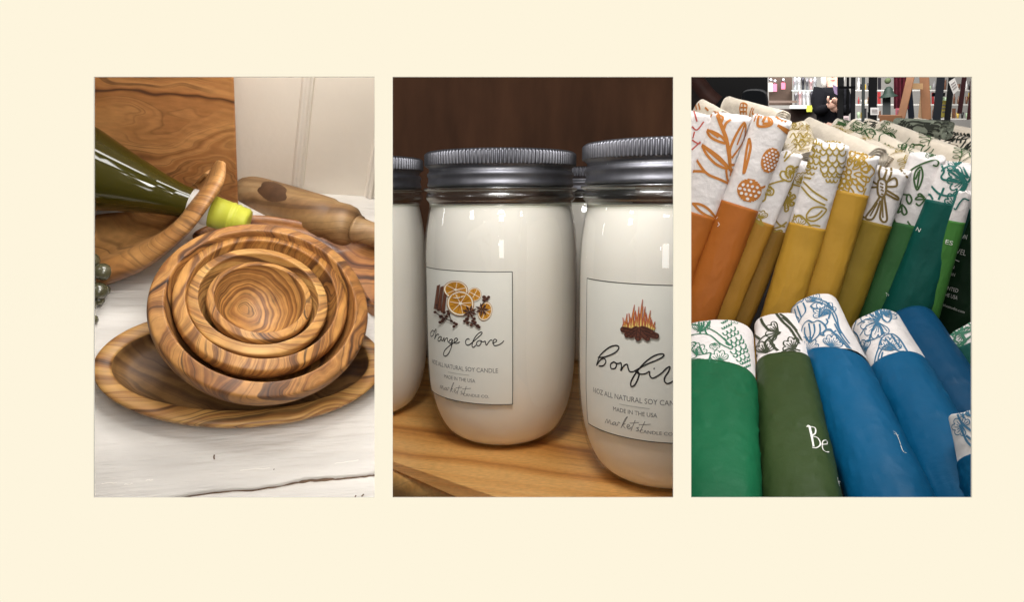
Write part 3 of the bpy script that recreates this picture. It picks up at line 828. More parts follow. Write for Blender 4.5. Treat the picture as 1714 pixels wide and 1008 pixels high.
# ================================================================== RIGHT: rolled tea towels
clothm = mat('white_flour_sack_cotton', srgb(228,222,220), .85, noise_amt=.08, nscale=30, bump=1, bscale=75, sheen=.2)
creamm = mat('cream_folded_cotton', srgb(226,214,196), .88, noise_amt=.12, nscale=25, bump=1, bscale=60, sheen=.2)
def paper(name, c):
    return mat(name, srgb(*c), .5, spec=.15, noise_amt=.10, nscale=16, bump=.75, bscale=34, stretch=(1, 1, 1))
def ink(name, c): return mat(name, srgb(*c), .7)
creasem = mat('white_print', srgb(232,232,226), .6)

rollcount = 0
def roll(name_label, top, bot, wt, wb, sleeve_t, sleeve_col, ink_col, draws=(), texts=(), cloth=None, cap=.35, flat=.85, lw=1.7, seed=0, sleeve_from=-0.0, group='rolled tea towels in coloured paper sleeves', fold=.2, autos=0, slant=.28, sprigs=None, rim=0.0):
    """top/bot: (u, v, depth) of the axis ends; wt/wb half widths in px; sleeve_t: fraction from top where the sleeve starts"""
    global rollcount; rollcount += 1; seed = seed or rollcount
    A = PR.at(*top); B = PR.at(*bot)
    ax = (A - B).normalized(); L = (A - B).length
    view = ((A + B)/2).normalized()
    sd = ax.cross(view).normalized(); dp = sd.cross(ax).normalized()
    ra, rb = wt*top[2]/F, wb*bot[2]/F
    t = thing('rolled_towel', PR, B, name_label, 'tea towel', group)
    pw = 2.9 if flat < .86 else 2.25
    rs = random.Random(seed*13+5); ph = rs.uniform(-.5, .5)
    def ring(tt, k=1.0, n=48, wob=.0, lift=0, sl=0, rm=0, dent=0):
        c = B.lerp(A, tt) ; r = (rb + (ra-rb)*tt) * k
        out = []
        for j in range(n):
            a = 2*math.pi*j/n
            w = (abs(math.cos(a))**pw + abs(math.sin(a))**pw)**(-1/pw)
            w *= 1 + wob*noise.noise(Vector((math.cos(a)*1.6, math.sin(a)*1.6, tt*5 + seed*7.3)))
            p = c + sd*(math.cos(a)*r*w) + dp*(math.sin(a)*r*w*flat)
            if rm: p = p + ax*(r*rm*math.cos(a))
            if dent:
                q_ = Vector((math.cos(a)*2.2 + seed, math.sin(a)*2.2, tt*9))
                p = p + (p - c).normalized()*r*dent*(noise.noise(q_) + .6*max(0, noise.noise(q_*3.1))**2*3 - .5*abs(noise.noise(q_*1.7 + Vector((5, 0, 0)))))
            if sl: p = p + ax*(r*sl*(math.sin(a) + ph*math.cos(a)) + .12*r*sl*noise.noise(Vector((math.cos(a)*4, math.sin(a)*4, seed*1.7))))
            if lift:
                p = p + ax * (lift * noise.noise(Vector((math.cos(a)*1.3 + seed, math.sin(a)*1.3, 3))) + fold*lift*math.sin(a*2 + seed))
            out.append(p)
        return out
    cl = cloth or clothm
    if sleeve_t > 1.5:                       # given as the row where the sleeve's rim crosses the axis
        lo, hi = 0.0, 1.0
        for _ in range(40):
            md = (lo + hi)/2; w_ = PR.M @ B.lerp(A, md)
            if CY - F*w_.z/w_.y > sleeve_t: lo = md
            else: hi = md
        sleeve_t = 1 - lo
    st = 1 - sleeve_t
    mb = MB(PR); rows = []
    n0 = 26; s0 = st - .02 if sleeve_col else 0
    capl = cap * ra / L
    SL = slant
    for i in range(n0+1):
        f_ = i/n0
        rows.append(ring(s0 + (1-capl-s0)*f_, .972, 72, .05, .003*f_, SL*f_**3))
    for kk, dz in ((.968, .06), (.955, .12), (.92, .155), (.875, .16), (.84, .06), (.80, .05), (.77, .14), (.70, .14), (.66, .03), (.62, .03), (.59, .12), (.52, .12), (.48, .0), (.44, .0), (.40, .1), (.32, .09), (.28, -.04), (.15, -.05), (.001, -.05)):
        rows.append(ring(1-capl + dz*ra*.8/L, kk, 72, .05, .003, SL*kk))
    mb.grid(rows, True)
    bv = mb.bvh()
    mb.mi = 1
    for crop, w, s in draws:
        k = CROP[crop][2]
        for stt in parse(s, crop):
            ribbon(mb, projector(mb, bv, .0005), stt, w/k*lw*(ra/wt)*.5, True, 1.6)
    for item in autos or ():
        kind = item[0]
        if kind == 'disc':       # filled seed head with pale holes
            _, u, v, rx, ry, a = item
            mb.mi = 1; 
            for q in range(5):
                pass
            pj_ = projector(mb, bv, .0008); nr = 17
            for q in range(nr):                      # filled by neighbouring bands so that it follows the curve
                y_ = -ry + 2*ry*(q+.5)/nr; xx = rx*math.sqrt(max(0, 1-(y_/ry)**2))
                ribbon(mb, pj_, [Vector((u + x_*math.cos(a) - y_*math.sin(a), v + x_*math.sin(a) + y_*math.cos(a), 0)) for x_ in (-xx, 0, xx)], ry/nr*1.15*ra/wt, False, 1.6)
            mb.mi = 0; random.seed(int(u))
            gx = rx/2.6
            for iy in range(-3, 4):
                for ix in range(-3, 4):
                    x = (ix + (.5 if iy % 2 else 0))*gx*1.02; y = iy*gx*.95
                    if (x/rx)**2 + (y/ry)**2 < .62:
                        fillpoly(mb, projector(mb, bv, .0014), disc(u+x*math.cos(a)-y*math.sin(a), v+x*math.sin(a)+y*math.cos(a), gx*random.uniform(.26, .36), gx*random.uniform(.26, .4), random.random()*3, 7))
            mb.mi = 1
        elif kind == 'petals':   # outlined petals round a centre, several rings
            _, u, v, spec, w = item
            for (rin, rout, n_, ph, wd) in spec:
                for q in range(n_):
                    a = ph + 2*math.pi*q/n_
                    c_, s_ = math.cos(a), math.sin(a)
                    def pt(r_, s2): return Vector((u + r_*c_ - s2*s_, v + r_*s_ + s2*c_, 0))
                    ribbon(mb, projector(mb, bv, .0005), [pt(rin, 0), pt(rin+(rout-rin)*.45, wd*.8), pt(rin+(rout-rin)*.85, wd*.75), pt(rout, 0), pt(rin+(rout-rin)*.85, -wd*.75), pt(rin+(rout-rin)*.45, -wd*.8), pt(rin, 0)], w*lw*(ra/wt)*.5, True, 1.6)
        elif kind == 'fan':      # scalloped petal fan with veins
            _, u, v, Rr_, a0_, a1_, n_, w = item
            out = []; N2 = n_*8
            for q in range(N2+1):
                f_ = q/N2; a = R(a0_ + (a1_-a0_)*f_); rr_ = Rr_*(.72 + .28*abs(math.sin(math.pi*n_*f_))**.6)*(.8+.2*math.sin(math.pi*f_))
                out.append(Vector((u + rr_*math.cos(a), v - rr_*math.sin(a), 0)))
            pj_ = projector(mb, bv, .0005)
            ribbon(mb, pj_, [Vector((u, v, 0))] + out + [Vector((u, v, 0))], w*.62*lw*(ra/wt)*.5, False, 1.4)
            for q in range(n_):
                for f0, e_ in (((q+.5)/n_, .72), ((q+.02)/n_, .58)):
                    a = R(a0_ + (a1_-a0_)*f0)
                    ribbon(mb, pj_, [Vector((u, v, 0)), Vector((u + Rr_*e_*.5*math.cos(a+.08), v - Rr_*e_*.5*math.sin(a+.08), 0)), Vector((u + Rr_*e_*math.cos(a), v - Rr_*e_*math.sin(a), 0))], w*.5*lw*(ra/wt)*.5, True, 1.4)
        elif kind == 'circles':
            _, lst, w = item
            for (u, v, r_) in lst:
                p = disc(u, v, r_, r_*1.1, 0, 10); p.append(p[0])
                ribbon(mb, projector(mb, bv, .0005), p, w*lw*(ra/wt)*.5, True, 1.6)
        elif kind == 'scales':   # overlapping scallops along a line
            _, u0, v0, u1, v1, wid, n_, w = item
            d = Vector((u1-u0, v1-v0, 0)); dn = d.normalized(); nn = Vector((-dn.y, dn.x, 0))
            for q in range(n_):
                c = Vector((u0, v0, 0)) + d*(q/(n_-1)); ww = wid*(math.sin(math.pi*(q+.7)/(n_+.4))**.6)
                m_ = 4 if q % 2 else 3
                for z in range(m_):
                    cc = c + nn*(ww*(2*(z+.5)/m_ - 1)); r_ = ww/m_*1.05
                    ribbon(mb, projector(mb, bv, .0005), [cc + nn*(-r_), cc + nn*(-r_*.8) + dn*r_*1.0, cc + dn*r_*1.6, cc + nn*(r_*.8) + dn*r_*1.0, cc + nn*r_], w*lw*(ra/wt)*.5, True, 1.6)
    if sprigs:
        n_sp, style, wsp = sprigs
        mb.mi = 1
        def smap(q):
            tt = q.y/L; a = q.x/ra; c = B.lerp(A, tt); r = (rb + (ra-rb)*tt)*.972
            w = (abs(math.cos(a))**pw + abs(math.sin(a))**pw)**(-1/pw)
            w *= 1 + .05*noise.noise(Vector((math.cos(a)*1.6, math.sin(a)*1.6, tt*5 + seed*7.3)))
            d_ = sd*(math.cos(a)*r*w) + dp*(math.sin(a)*r*w*flat)
            nn_ = (sd*(math.cos(a)*abs(math.cos(a))**(pw-2)) + dp*(math.sin(a)*abs(math.sin(a))**(pw-2)/flat)).normalized()
            return c + d_ + nn_*.0014, nn_
        for q in range(n_sp):
            x0 = ra*rs.uniform(-math.pi*.98, -.02); y0 = L*(q+.5)/n_sp + L*rs.uniform(-.02, .02); th0 = rs.uniform(0, 6.28); z_ = ra*rs.uniform(.8, 1.25)
            c_, s_ = math.cos(th0), math.sin(th0)
            def T(pts): return [Vector((x0 + (x*c_ - y*s_)*z_, y0 + (x*s_ + y*c_)*z_, 0)) for x, y in pts]
            if style == 'leaf':
                ribbon(mb, smap, T([(-.9, -.1), (-.3, .1), (.3, 0), (.9, .2)]), wsp*.5, True, .0012)
                for k_ in (-.5, -.05, .4):
                    for sg in (1, -1):
                        ribbon(mb, smap, T([(k_, .04), (k_+.12, .28*sg), (k_+.36, .5*sg), (k_+.34, .22*sg), (k_, .04)]), wsp*.45, True, .0012)
            else:
                for k_ in range(-2, 3):
                    ribbon(mb, smap, T([(k_*.3, -.35), (k_*.3+.12, 0), (k_*.3+.05, .38)]), wsp*(.9 if k_ % 2 else .6), True, .0012)
    towel = mb.build('towel', [cl, ink_col or cl], t, recalc=False)
    if sleeve_col:
        mb = MB(PR)
        rows = [ring(st-.004, .975, 96, rm=rim), ring(st, .985, 96, rm=rim), ring(st, 1.005, 96, rm=rim)]
        for i in range(1, 71): rows.append(ring(st*(1-i/70), 1.005, 96, .01, rm=rim*(1-i/70), dent=.035*min(1, i/4)))
        mb.grid(rows, True)
        bv2 = mb.bvh(); mb.mi = 1
        pj = projector(mb, bv2, .0004)
        for tx in texts:
            if tx[0] == 'T': write(mb, pj, tx[1], tx[2], tx[3], tx[4])
            elif tx[0] == 'S':
                for stt in parse(tx[2], tx[1]): ribbon(mb, pj, stt, tx[3]*(rb/wb)*.5, True, 1.0)
        mb.build('paper_sleeve', [sleeve_col, creasem], t, recalc=False)
    return t

orangeP = paper('burnt_orange_paper', (170,98,38)); goldbP = paper('bronze_gold_paper', (168,122,44)); brownP = paper('brown_gold_paper', (150,112,44))
goldP = paper('mustard_gold_paper', (190,146,54)); oliveP = paper('olive_brown_paper', (142,118,40)); greenP = paper('mid_green_paper', (58,106,60))
tealP = paper('dark_teal_paper', (12,78,70)); brightP = paper('bright_green_paper', (68,124,56)); forestP = paper('forest_green_paper', (22,50,28))
emerP = paper('emerald_paper', (16,92,58)); moss = paper('moss_green_paper', (50,68,34)); blueP = paper('strong_blue_paper', (4,86,128)); deepP = paper('deep_blue_paper', (3,66,102))
oI = ink('orange_ink', (188,116,40)); yI = ink('olive_gold_ink', (160,136,48)); yI2 = ink('mustard_ink', (176,140,40)); brI = ink('brown_olive_ink', (112,92,42)); gI = ink('leaf_green_ink', (58,92,48))
tI = ink('teal_ink', (18,100,92)); egI = ink('sea_green_ink', (44,112,84)); mI = ink('moss_ink', (46,56,34)); bI = ink('denim_blue_ink', (52,108,142)); rI = ink('red_ink', (176,72,60)); kI = ink('soft_black_ink', (40,44,36))

dT, dB = .76, .83
# ---- upper row, left to right
roll('sliver of a tea towel with thin red line print, leftmost of the upper row', (1176, 178, dT+.01), (1010, 640, dB), 27, 27, 352, orangeP, rI,
     [('T1', 5, "30,410 60,430 80,430;80,420 50,450 28,470;40,230 60,300;30,330 60,350 100,300;45,360 35,400")], cap=.6)
roll('orange sleeved tea towel printed with a leafy branch, beside the left edge', (1229, 181, dT), (1066, 645, dB), 33, 30, 357, orangeP, oI,
     [('T1', 13, "180,245 205,320 235,400 250,480 258,560 265,610;125,250 150,240 180,250;150,268 130,260"), ('T1', 9, "118,350 165,365 212,395 234,430 180,415 140,390 118,350;90,440 150,480 200,520 248,582 180,560 120,500 90,440;262,520 258,470 285,400 320,335 345,308 352,360 330,430 268,520;222,345 235,310 265,288;205,310 215,275 190,260;50,515 90,580 130,620 200,650 245,672;30,600 80,600 120,608;235,590 240,640 252,670;250,560 290,560 300,550;250,590 285,590;255,620 280,625;30,795 80,800 130,830 178,888;40,800 90,850 160,885;"),
      ('T1', 7, "50,200 72,250;64,192 88,246;80,190 104,240;100,200 118,236;125,350 190,395;100,450 235,570;345,320 300,440")], cap=.5)
roll('orange sleeved tea towel printed with two round seed heads', (1298, 186, dT-.01), (1118, 658, dB-.01), 33, 30, 344, orangeP, oI,
     [('T1', 9, "375,400 360,470 342,600 348,600 370,520 384,450 375,400;440,240 425,310 440,330 490,325 512,305 480,250;455,305 478,268 495,308 455,312;505,240 550,285 600,300;545,322 612,355;556,330 604,372;445,700 470,690"), ('T1', 5, "430,230 405,300;446,225 424,290;462,225 445,280;478,228 470,260;492,230 498,262")],
     texts=[('S', 'px', "1202,372 1204,376 1201,379;1199,366 1202,363", .8)],
     autos=[('disc', 1254, 318.5, 20, 19, .2), ('disc', 1289, 268, 14.5, 21, .35)], cap=.5)
roll('slim bronze sleeved tea towel with small blossoms on a twig, behind the orange one', (1326, 252, dT), (1152, 672, dB), 20, 20, 371, goldbP, yI,
     [('T1', 6, "560,620 570,600 590,602 598,612 600,582 625,566 640,586 660,572 682,580;560,620 575,645 620,660 640,620;590,612 612,645;618,592 624,642;645,590 636,635;600,652 540,665 490,685 455,720;470,700 480,690 505,700 522,715 515,740 490,742 475,730 470,700;460,740 455,780 470,770 478,742;585,520 602,480;585,540 640,482 662,475;410,830 400,880 440,920 490,936;430,860 455,920;410,885 470,930;430,800 410,860")], autos=[('fan', 1326, 290, 13, 30, 230, 5, 1.5), ('fan', 1285, 318, 9, 0, 340, 5, 1.4), ('fan', 1275, 366, 14, 20, 170, 4, 1.5)], cap=.4)
roll('slim brown gold sleeved tea towel with daisies, tucked between two gold ones', (1344, 268, dT+.02), (1173, 690, dB+.02), 22, 22, 384, brownP, yI,
     [('T1', 6, "600,775 575,760 590,740 612,765;600,775 600,735 625,728 612,770;605,775 640,740 650,760 615,778;605,780 645,790 630,808 606,784;600,782 610,830 590,840 592,790;595,780 575,800 585,775;640,650 630,700 590,740;510,820 540,840 530,880 540,905;540,905 560,925 590,935;500,950 560,935 600,905;510,970 560,955 575,965;660,660 690,670;640,680 680,690")], autos=[('fan', 1318, 336, 13, 0, 350, 6, 1.5), ('fan', 1342, 300, 12, 0, 250, 5, 1.5)], cap=.4)
roll('mustard sleeved tea towel with a pine cone and a round leaf outline', (1396, 228, dT-.02), (1266, 664, dB-.02), 29, 30, 377, goldP, yI,
     [('T1', 6, "700,660 760,720 845,775;690,692 750,760 832,805;720,862 750,825 800,815 838,832 800,880 760,900 725,890 720,862;640,880 680,865 720,900 745,932;640,905 650,858;700,940 760,925 802,932;730,880 780,868 815,835")],
     autos=[('scales', 1369, 228, 1352, 296, 12, 8, 1.5), ('fan', 1338, 378, 16, 20, 170, 3, 1.6), ('scales', 1395, 222, 1392, 300, 22, 9, 1.5), ('circles', [(1360, 238, 7), (1358, 254, 6.5), (1356, 268, 5.5), (1353, 281, 4)], 1.5)], cap=.55)
roll('mustard sleeved tea towel with a dense dahlia print, sixth along the upper row', (1447, 248, dT-.02), (1319, 660, dB-.02), 28, 30, 322, goldP, yI2,
     [('T2', 5.5, "60,690 90,700 130,720 200,760;215,560 240,540 262,570 255,610 225,590 215,560;220,620 250,640 240,690 200,660 190,640;250,700 235,740 250,765;270,520 320,500;270,560 300,600 270,640")],
     autos=[('petals', 1417, 290, [(12, 26, 9, .1, 4.2), (24, 40, 12, .3, 5)], 1.5), ('circles', [(1407, 287, 4), (1414, 283, 4), (1421, 288, 4), (1412, 295, 4), (1420, 297, 4), (1405, 297, 3.5), (1413, 303, 4), (1404, 305, 3.6), (1409, 311, 4), (1422, 306, 4)], 1.5), ('petals', 1436, 262, [(4, 16, 7, 0, 4)], 1.5)], cap=.55)
roll('olive brown sleeved tea towel printed with one large open flower', (1499, 274, dT-.01), (1346, 690, dB-.01), 28, 28, 372, oliveP, brI,
     [('T2', 7, "320,700 325,660 345,645 370,660 372,700 365,740 345,755 325,740 320,700;360,650 375,590 392,565 402,585 400,620 375,670;375,665 420,640 436,660 430,690 376,692;376,715 440,755 436,770 370,735;350,758 340,830 335,880 355,906 376,890 370,820 360,750;335,752 290,820 248,880 285,890 312,850 338,775;320,695 270,700 250,712;320,680 290,660;335,650 330,600 352,548 372,600 355,645;240,800 220,860 245,880;430,570 470,600 500,640;230,700 262,740"), ('T2', 5, "335,670 355,680;335,690 355,700;340,710 358,720;340,735 355,740;350,780 352,880;320,790 275,870")], cap=.5)
roll('mid green sleeved tea towel with a trailing vine, pods and buds', (1556, 250, dT-.01), (1404, 700, dB), 28, 28, 374, greenP, gI,
     [('T2', 6, "455,800 465,750 480,690 500,620 540,580 600,550 660,533 686,545 676,568 652,562;580,570 550,600 540,650 558,712 585,660 592,610 580,570;575,590 558,700;568,600 548,650;500,740 495,770 510,796 526,775 516,745 500,740;466,738 500,742;465,798 450,830 443,850 463,842 478,862 496,850 486,820 465,798;465,800 468,855;612,765 580,770 548,768 570,750 600,760;550,792 572,806 604,770;560,745 576,735 602,760;500,900 520,930 545,955;410,870 425,905")],
     texts=[('S', 'px', "1483,490 1486,493 1484,496", .7)], autos=[('fan', 1560, 262, 12, 20, 200, 4, 1.5)], cap=.5)
roll('dark teal sleeved tea towel with a hibiscus print near the right edge', (1618, 266, dT-.03), (1452, 690, dB-.03), 36, 36, 342, tealP, tI,
     [('T2', 7, "705,600 730,578 770,572 820,620 862,670;690,520 705,560 722,600 705,632 722,652 790,660 855,680;770,572 850,665;742,590 845,665;722,652 855,675;862,668 880,640 886,600;640,682 700,740 790,742 862,672;700,742 688,772;860,680 790,740 780,800 765,838;858,680 830,740;655,770 638,742 620,740;720,700 702,745;800,600 865,640;830,570 868,640;745,640 800,655;780,560 830,545")],
     texts=[('T', 'N', (1533, 386), (1539, 389), 7), ('T', 'om', (1478, 492), (1488, 496), 4)], autos=[('fan', 1615, 300, 30, 110, 260, 5, 2.0), ('fan', 1600, 345, 24, 40, 170, 4, 2.0), ('fan', 1600, 278, 16, 30, 220, 4, 1.8)], cap=.5)
roll('narrow bright green sleeved tea towel in front of the forest green one', (1618, 318, dT-.045), (1534, 590, dB-.06), 11, 18, 370, brightP, tI,
     [('T2', 5, "770,800 790,830 815,790 840,765 870,775")],
     texts=[('T', 'ES', (1582, 408), (1594, 411), 7.5), ('T', 'NTED', (1535, 503), (1553, 507), 6), ('T', 'USA', (1540, 516), (1552, 519), 5.5), ('T', 'J', (1545, 478), (1548, 479), 5)], cap=.4)
roll('forest green sleeved tea towel with white lettering, rightmost of the upper row', (1660, 326, dT+.02), (1582, 640, dB), 44, 44, 352, forestP, gI, [],
     texts=[('T', 'ON', (1607, 399), (1618, 401), 8), ('T', 'VEL', (1600, 424), (1616, 428), 9), ('T', 'N', (1592, 449), (1597, 450), 5), ('T', 'ON', (1589, 461), (1598, 463), 5.5), ('S', 'px', "1597,434 1606,438", 1.2),
            ('T', 'INTED', (1584, 485), (1603, 490), 6.5), ('T', 'HE USA', (1582, 496), (1602, 502), 6.5), ('T', 'thestudio.com', (1578, 512), (1614, 525), 4.5)], cap=.5)

# ---- lower row, left to right
roll('emerald sleeved tea towel with fern and hop print, leftmost of the lower row', (1203, 562, .72), (1200, 900, .43), 57, 74, 648, emerP, egI,
     [('T3', 5.5, "20,730 80,745 140,762 200,800 262,862;20,800 80,790 140,800 200,850 260,880;30,725 55,700 85,720 92,765 130,742 138,712 110,760 120,792;65,700 75,740 80,790;105,700 95,750 60,780;60,880 76,870 100,912 142,905 132,950;20,945 60,925 58,880;20,850 40,840 55,850 30,880;180,950 230,960 262,985;250,960 270,990 262,1005")],
     autos=[('fan', 1174, 556, 20, 20, 160, 5, 1.3), ('fan', 1166, 596, 22, 10, 130, 4, 1.3), ('fan', 1205, 606, 20, 20, 200, 5, 1.3), ('fan', 1232, 530, 13, 180, 330, 4, 1.2), ('fan', 1196, 575, 12, 200, 350, 3, 1.2), ('scales', 1212, 538, 1250, 612, 14, 11, 1.3)], rim=.35, cap=.55, flat=.8)
roll('moss green sleeved tea towel with bold dark leaf veins, second in the lower row', (1303, 543, .72), (1350, 900, .43), 39, 67, 624, moss, mI,
     [('T3', 9, "440,680 460,730 500,770 565,782;538,668 580,720 625,765 675,850;386,740 404,790 440,822;565,782 480,798 440,830 412,885;560,785 518,820 515,858 548,892;555,790 500,812 470,850 492,892;575,690 640,750 690,830;410,900 425,928;568,905 620,880 682,892;600,905 640,892 680,925;385,850 400,800;400,960 415,920;560,670 600,700 660,770")],
     texts=[('S', 'T5', "565,657 572,660 592,752;561,660 576,660 594,752;563,657 598,664 600,690 580,702;580,702 612,712 624,742 606,758 586,756", 2.6), ('S', 'T5', "633,742 655,738 650,722 634,730 634,760 648,776 664,776", 2.1), ('S', 'T5', "702,895 712,938;728,895 735,932;706,917 732,915", 1.3), ('S', 'T5', "750,960 752,962;340,925 342,945", 1)], autos=[('fan', 1283, 592, 22, 30, 170, 4, 2.0), ('fan', 1303, 556, 22, 100, 250, 4, 2.0), ('fan', 1330, 585, 22, 60, 200, 4, 2.0)], cap=.55, flat=.85)
roll('bright blue sleeved tea towel with blue leaf sprays, tallest of the lower row', (1360, 512, .72), (1513, 900, .43), 39, 71, 616, blueP, bI,
     [('T3', 5.5, "745,622 780,600 830,612 885,655;745,622 770,642 800,640 798,692 832,645 862,655 852,702;700,852 690,800 700,742 730,710 760,722 792,710 832,740 836,772 800,790 832,802;740,845 745,790 735,725;742,840 770,780 765,730;745,845 800,790 800,730;738,840 712,790 712,750;690,590 632,640 640,700 660,742 690,692 716,650 700,602;650,640 670,720;665,620 690,690;618,622 700,572 760,572 822,592 880,640;820,802 830,770 862,770 882,782 897,770;800,640 850,620;690,880 700,850 720,880;690,600 715,565 690,580"), ('T4', 5, "0,640 40,660 60,700 100,790;20,600 70,680 90,760 150,850;0,780 30,760 60,790 100,840 150,880 240,1000;40,790 80,800 170,920;0,745 20,720 10,700;60,730 110,820 200,930")],
     texts=[('S', 'T5', "966,680 980,692 1000,742;968,690 990,700;1000,745 1012,775 1028,782", 1.2)], autos=[('fan', 1352, 590, 26, 20, 165, 6, 1.4), ('fan', 1332, 548, 20, 60, 290, 6, 1.4), ('fan', 1382, 528, 24, 20, 200, 6, 1.4), ('fan', 1392, 582, 22, 0, 150, 5, 1.4), ('fan', 1362, 506, 16, 0, 180, 5, 1.3)], rim=.75, cap=.6, flat=.9)
roll('blue sleeved tea towel with an open peony print, fourth in the lower row', (1463, 541, .72), (1640, 900, .43), 40, 69, 628, blueP, bI,
     [('T4', 5.5, "190,722 200,690 220,670 252,660 290,680 335,705;220,662 240,640 282,630 335,700;262,625 290,615 342,695;300,620 332,640 352,702;352,702 382,722 402,692 388,650 352,620;190,722 178,770 202,800 232,872 252,832 272,832 290,762 315,722;252,832 302,822 352,790 332,742 320,720;200,735 260,700 320,712;215,800 260,740 315,718;270,820 300,750 325,720;330,862 350,812 402,790 452,822 502,902;350,872 402,852 442,892 480,895;370,822 432,882;402,795 460,880;300,1000 310,930 330,870;320,990 330,920 350,880;340,960 352,900;170,790 200,850 240,930 270,1000")],
     autos=[('fan', 1470, 540, 30, 60, 330, 9, 1.4), ('fan', 1482, 530, 22, -20, 130, 6, 1.4), ('fan', 1490, 588, 24, 10, 170, 6, 1.4), ('fan', 1452, 585, 18, 60, 250, 5, 1.4)], cap=.6, flat=.9)
roll('deep blue sleeved tea towel with almost no cloth showing, fifth in the lower row', (1516, 536, .73), (1732, 900, .48), 41, 68, .045, deepP, bI, [('T4', 5, "385,690 400,660 420,640;395,700 410,660")],
     texts=[('S', 'T5', "1196,486 1202,488;1197,492 1204,494;1202,516 1203,517", 1.4)], cap=.5, flat=.9)
roll('teal sleeved tea towel covered in scrolling line print, at the right edge', (1588, 543, .69), (1762, 800, .60), 38, 60, .20, tealP, egI,
     [('T4', 6, "660,690 700,660 740,650 780,660 760,690 730,690 740,720 790,700 820,690;700,640 760,640 830,680 880,740;690,700 720,740 760,740 740,770 780,790 840,760 885,750;780,830 800,790 850,780 890,770;800,850 820,880 850,830 890,800;780,800 750,790;850,870 880,850;720,700 700,720;800,660 840,700 800,730 760,710;740,740 770,760 810,740;830,730 870,720;690,660 670,680 700,700;720,670 750,670 740,690;790,740 830,750 800,780 780,770;830,800 840,830 810,860")], autos=[('fan', 1590, 545, 16, 0, 300, 6, 1.5), ('fan', 1612, 560, 18, 20, 300, 6, 1.5), ('fan', 1600, 585, 14, 0, 300, 5, 1.5)], cap=.6, flat=.9)
roll('blue printed tea towel end poking in at the lower right corner', (1636, 672, .47), (1720, 960, .40), 46, 72, .4, blueP, bI,
     [('T5', 6, "1335,520 1310,540 1300,570 1320,600 1335,610;1320,530 1300,560;1335,560 1318,580;1270,600 1290,640 1335,680;1300,620 1290,590 1275,560;1310,700 1335,720;1280,650 1310,720 1335,750;1262,560 1280,500 1310,470")], autos=[('fan', 1620, 680, 20, 40, 300, 6, 1.6), ('fan', 1612, 715, 18, 20, 300, 6, 1.6)], cap=.7, flat=.9)

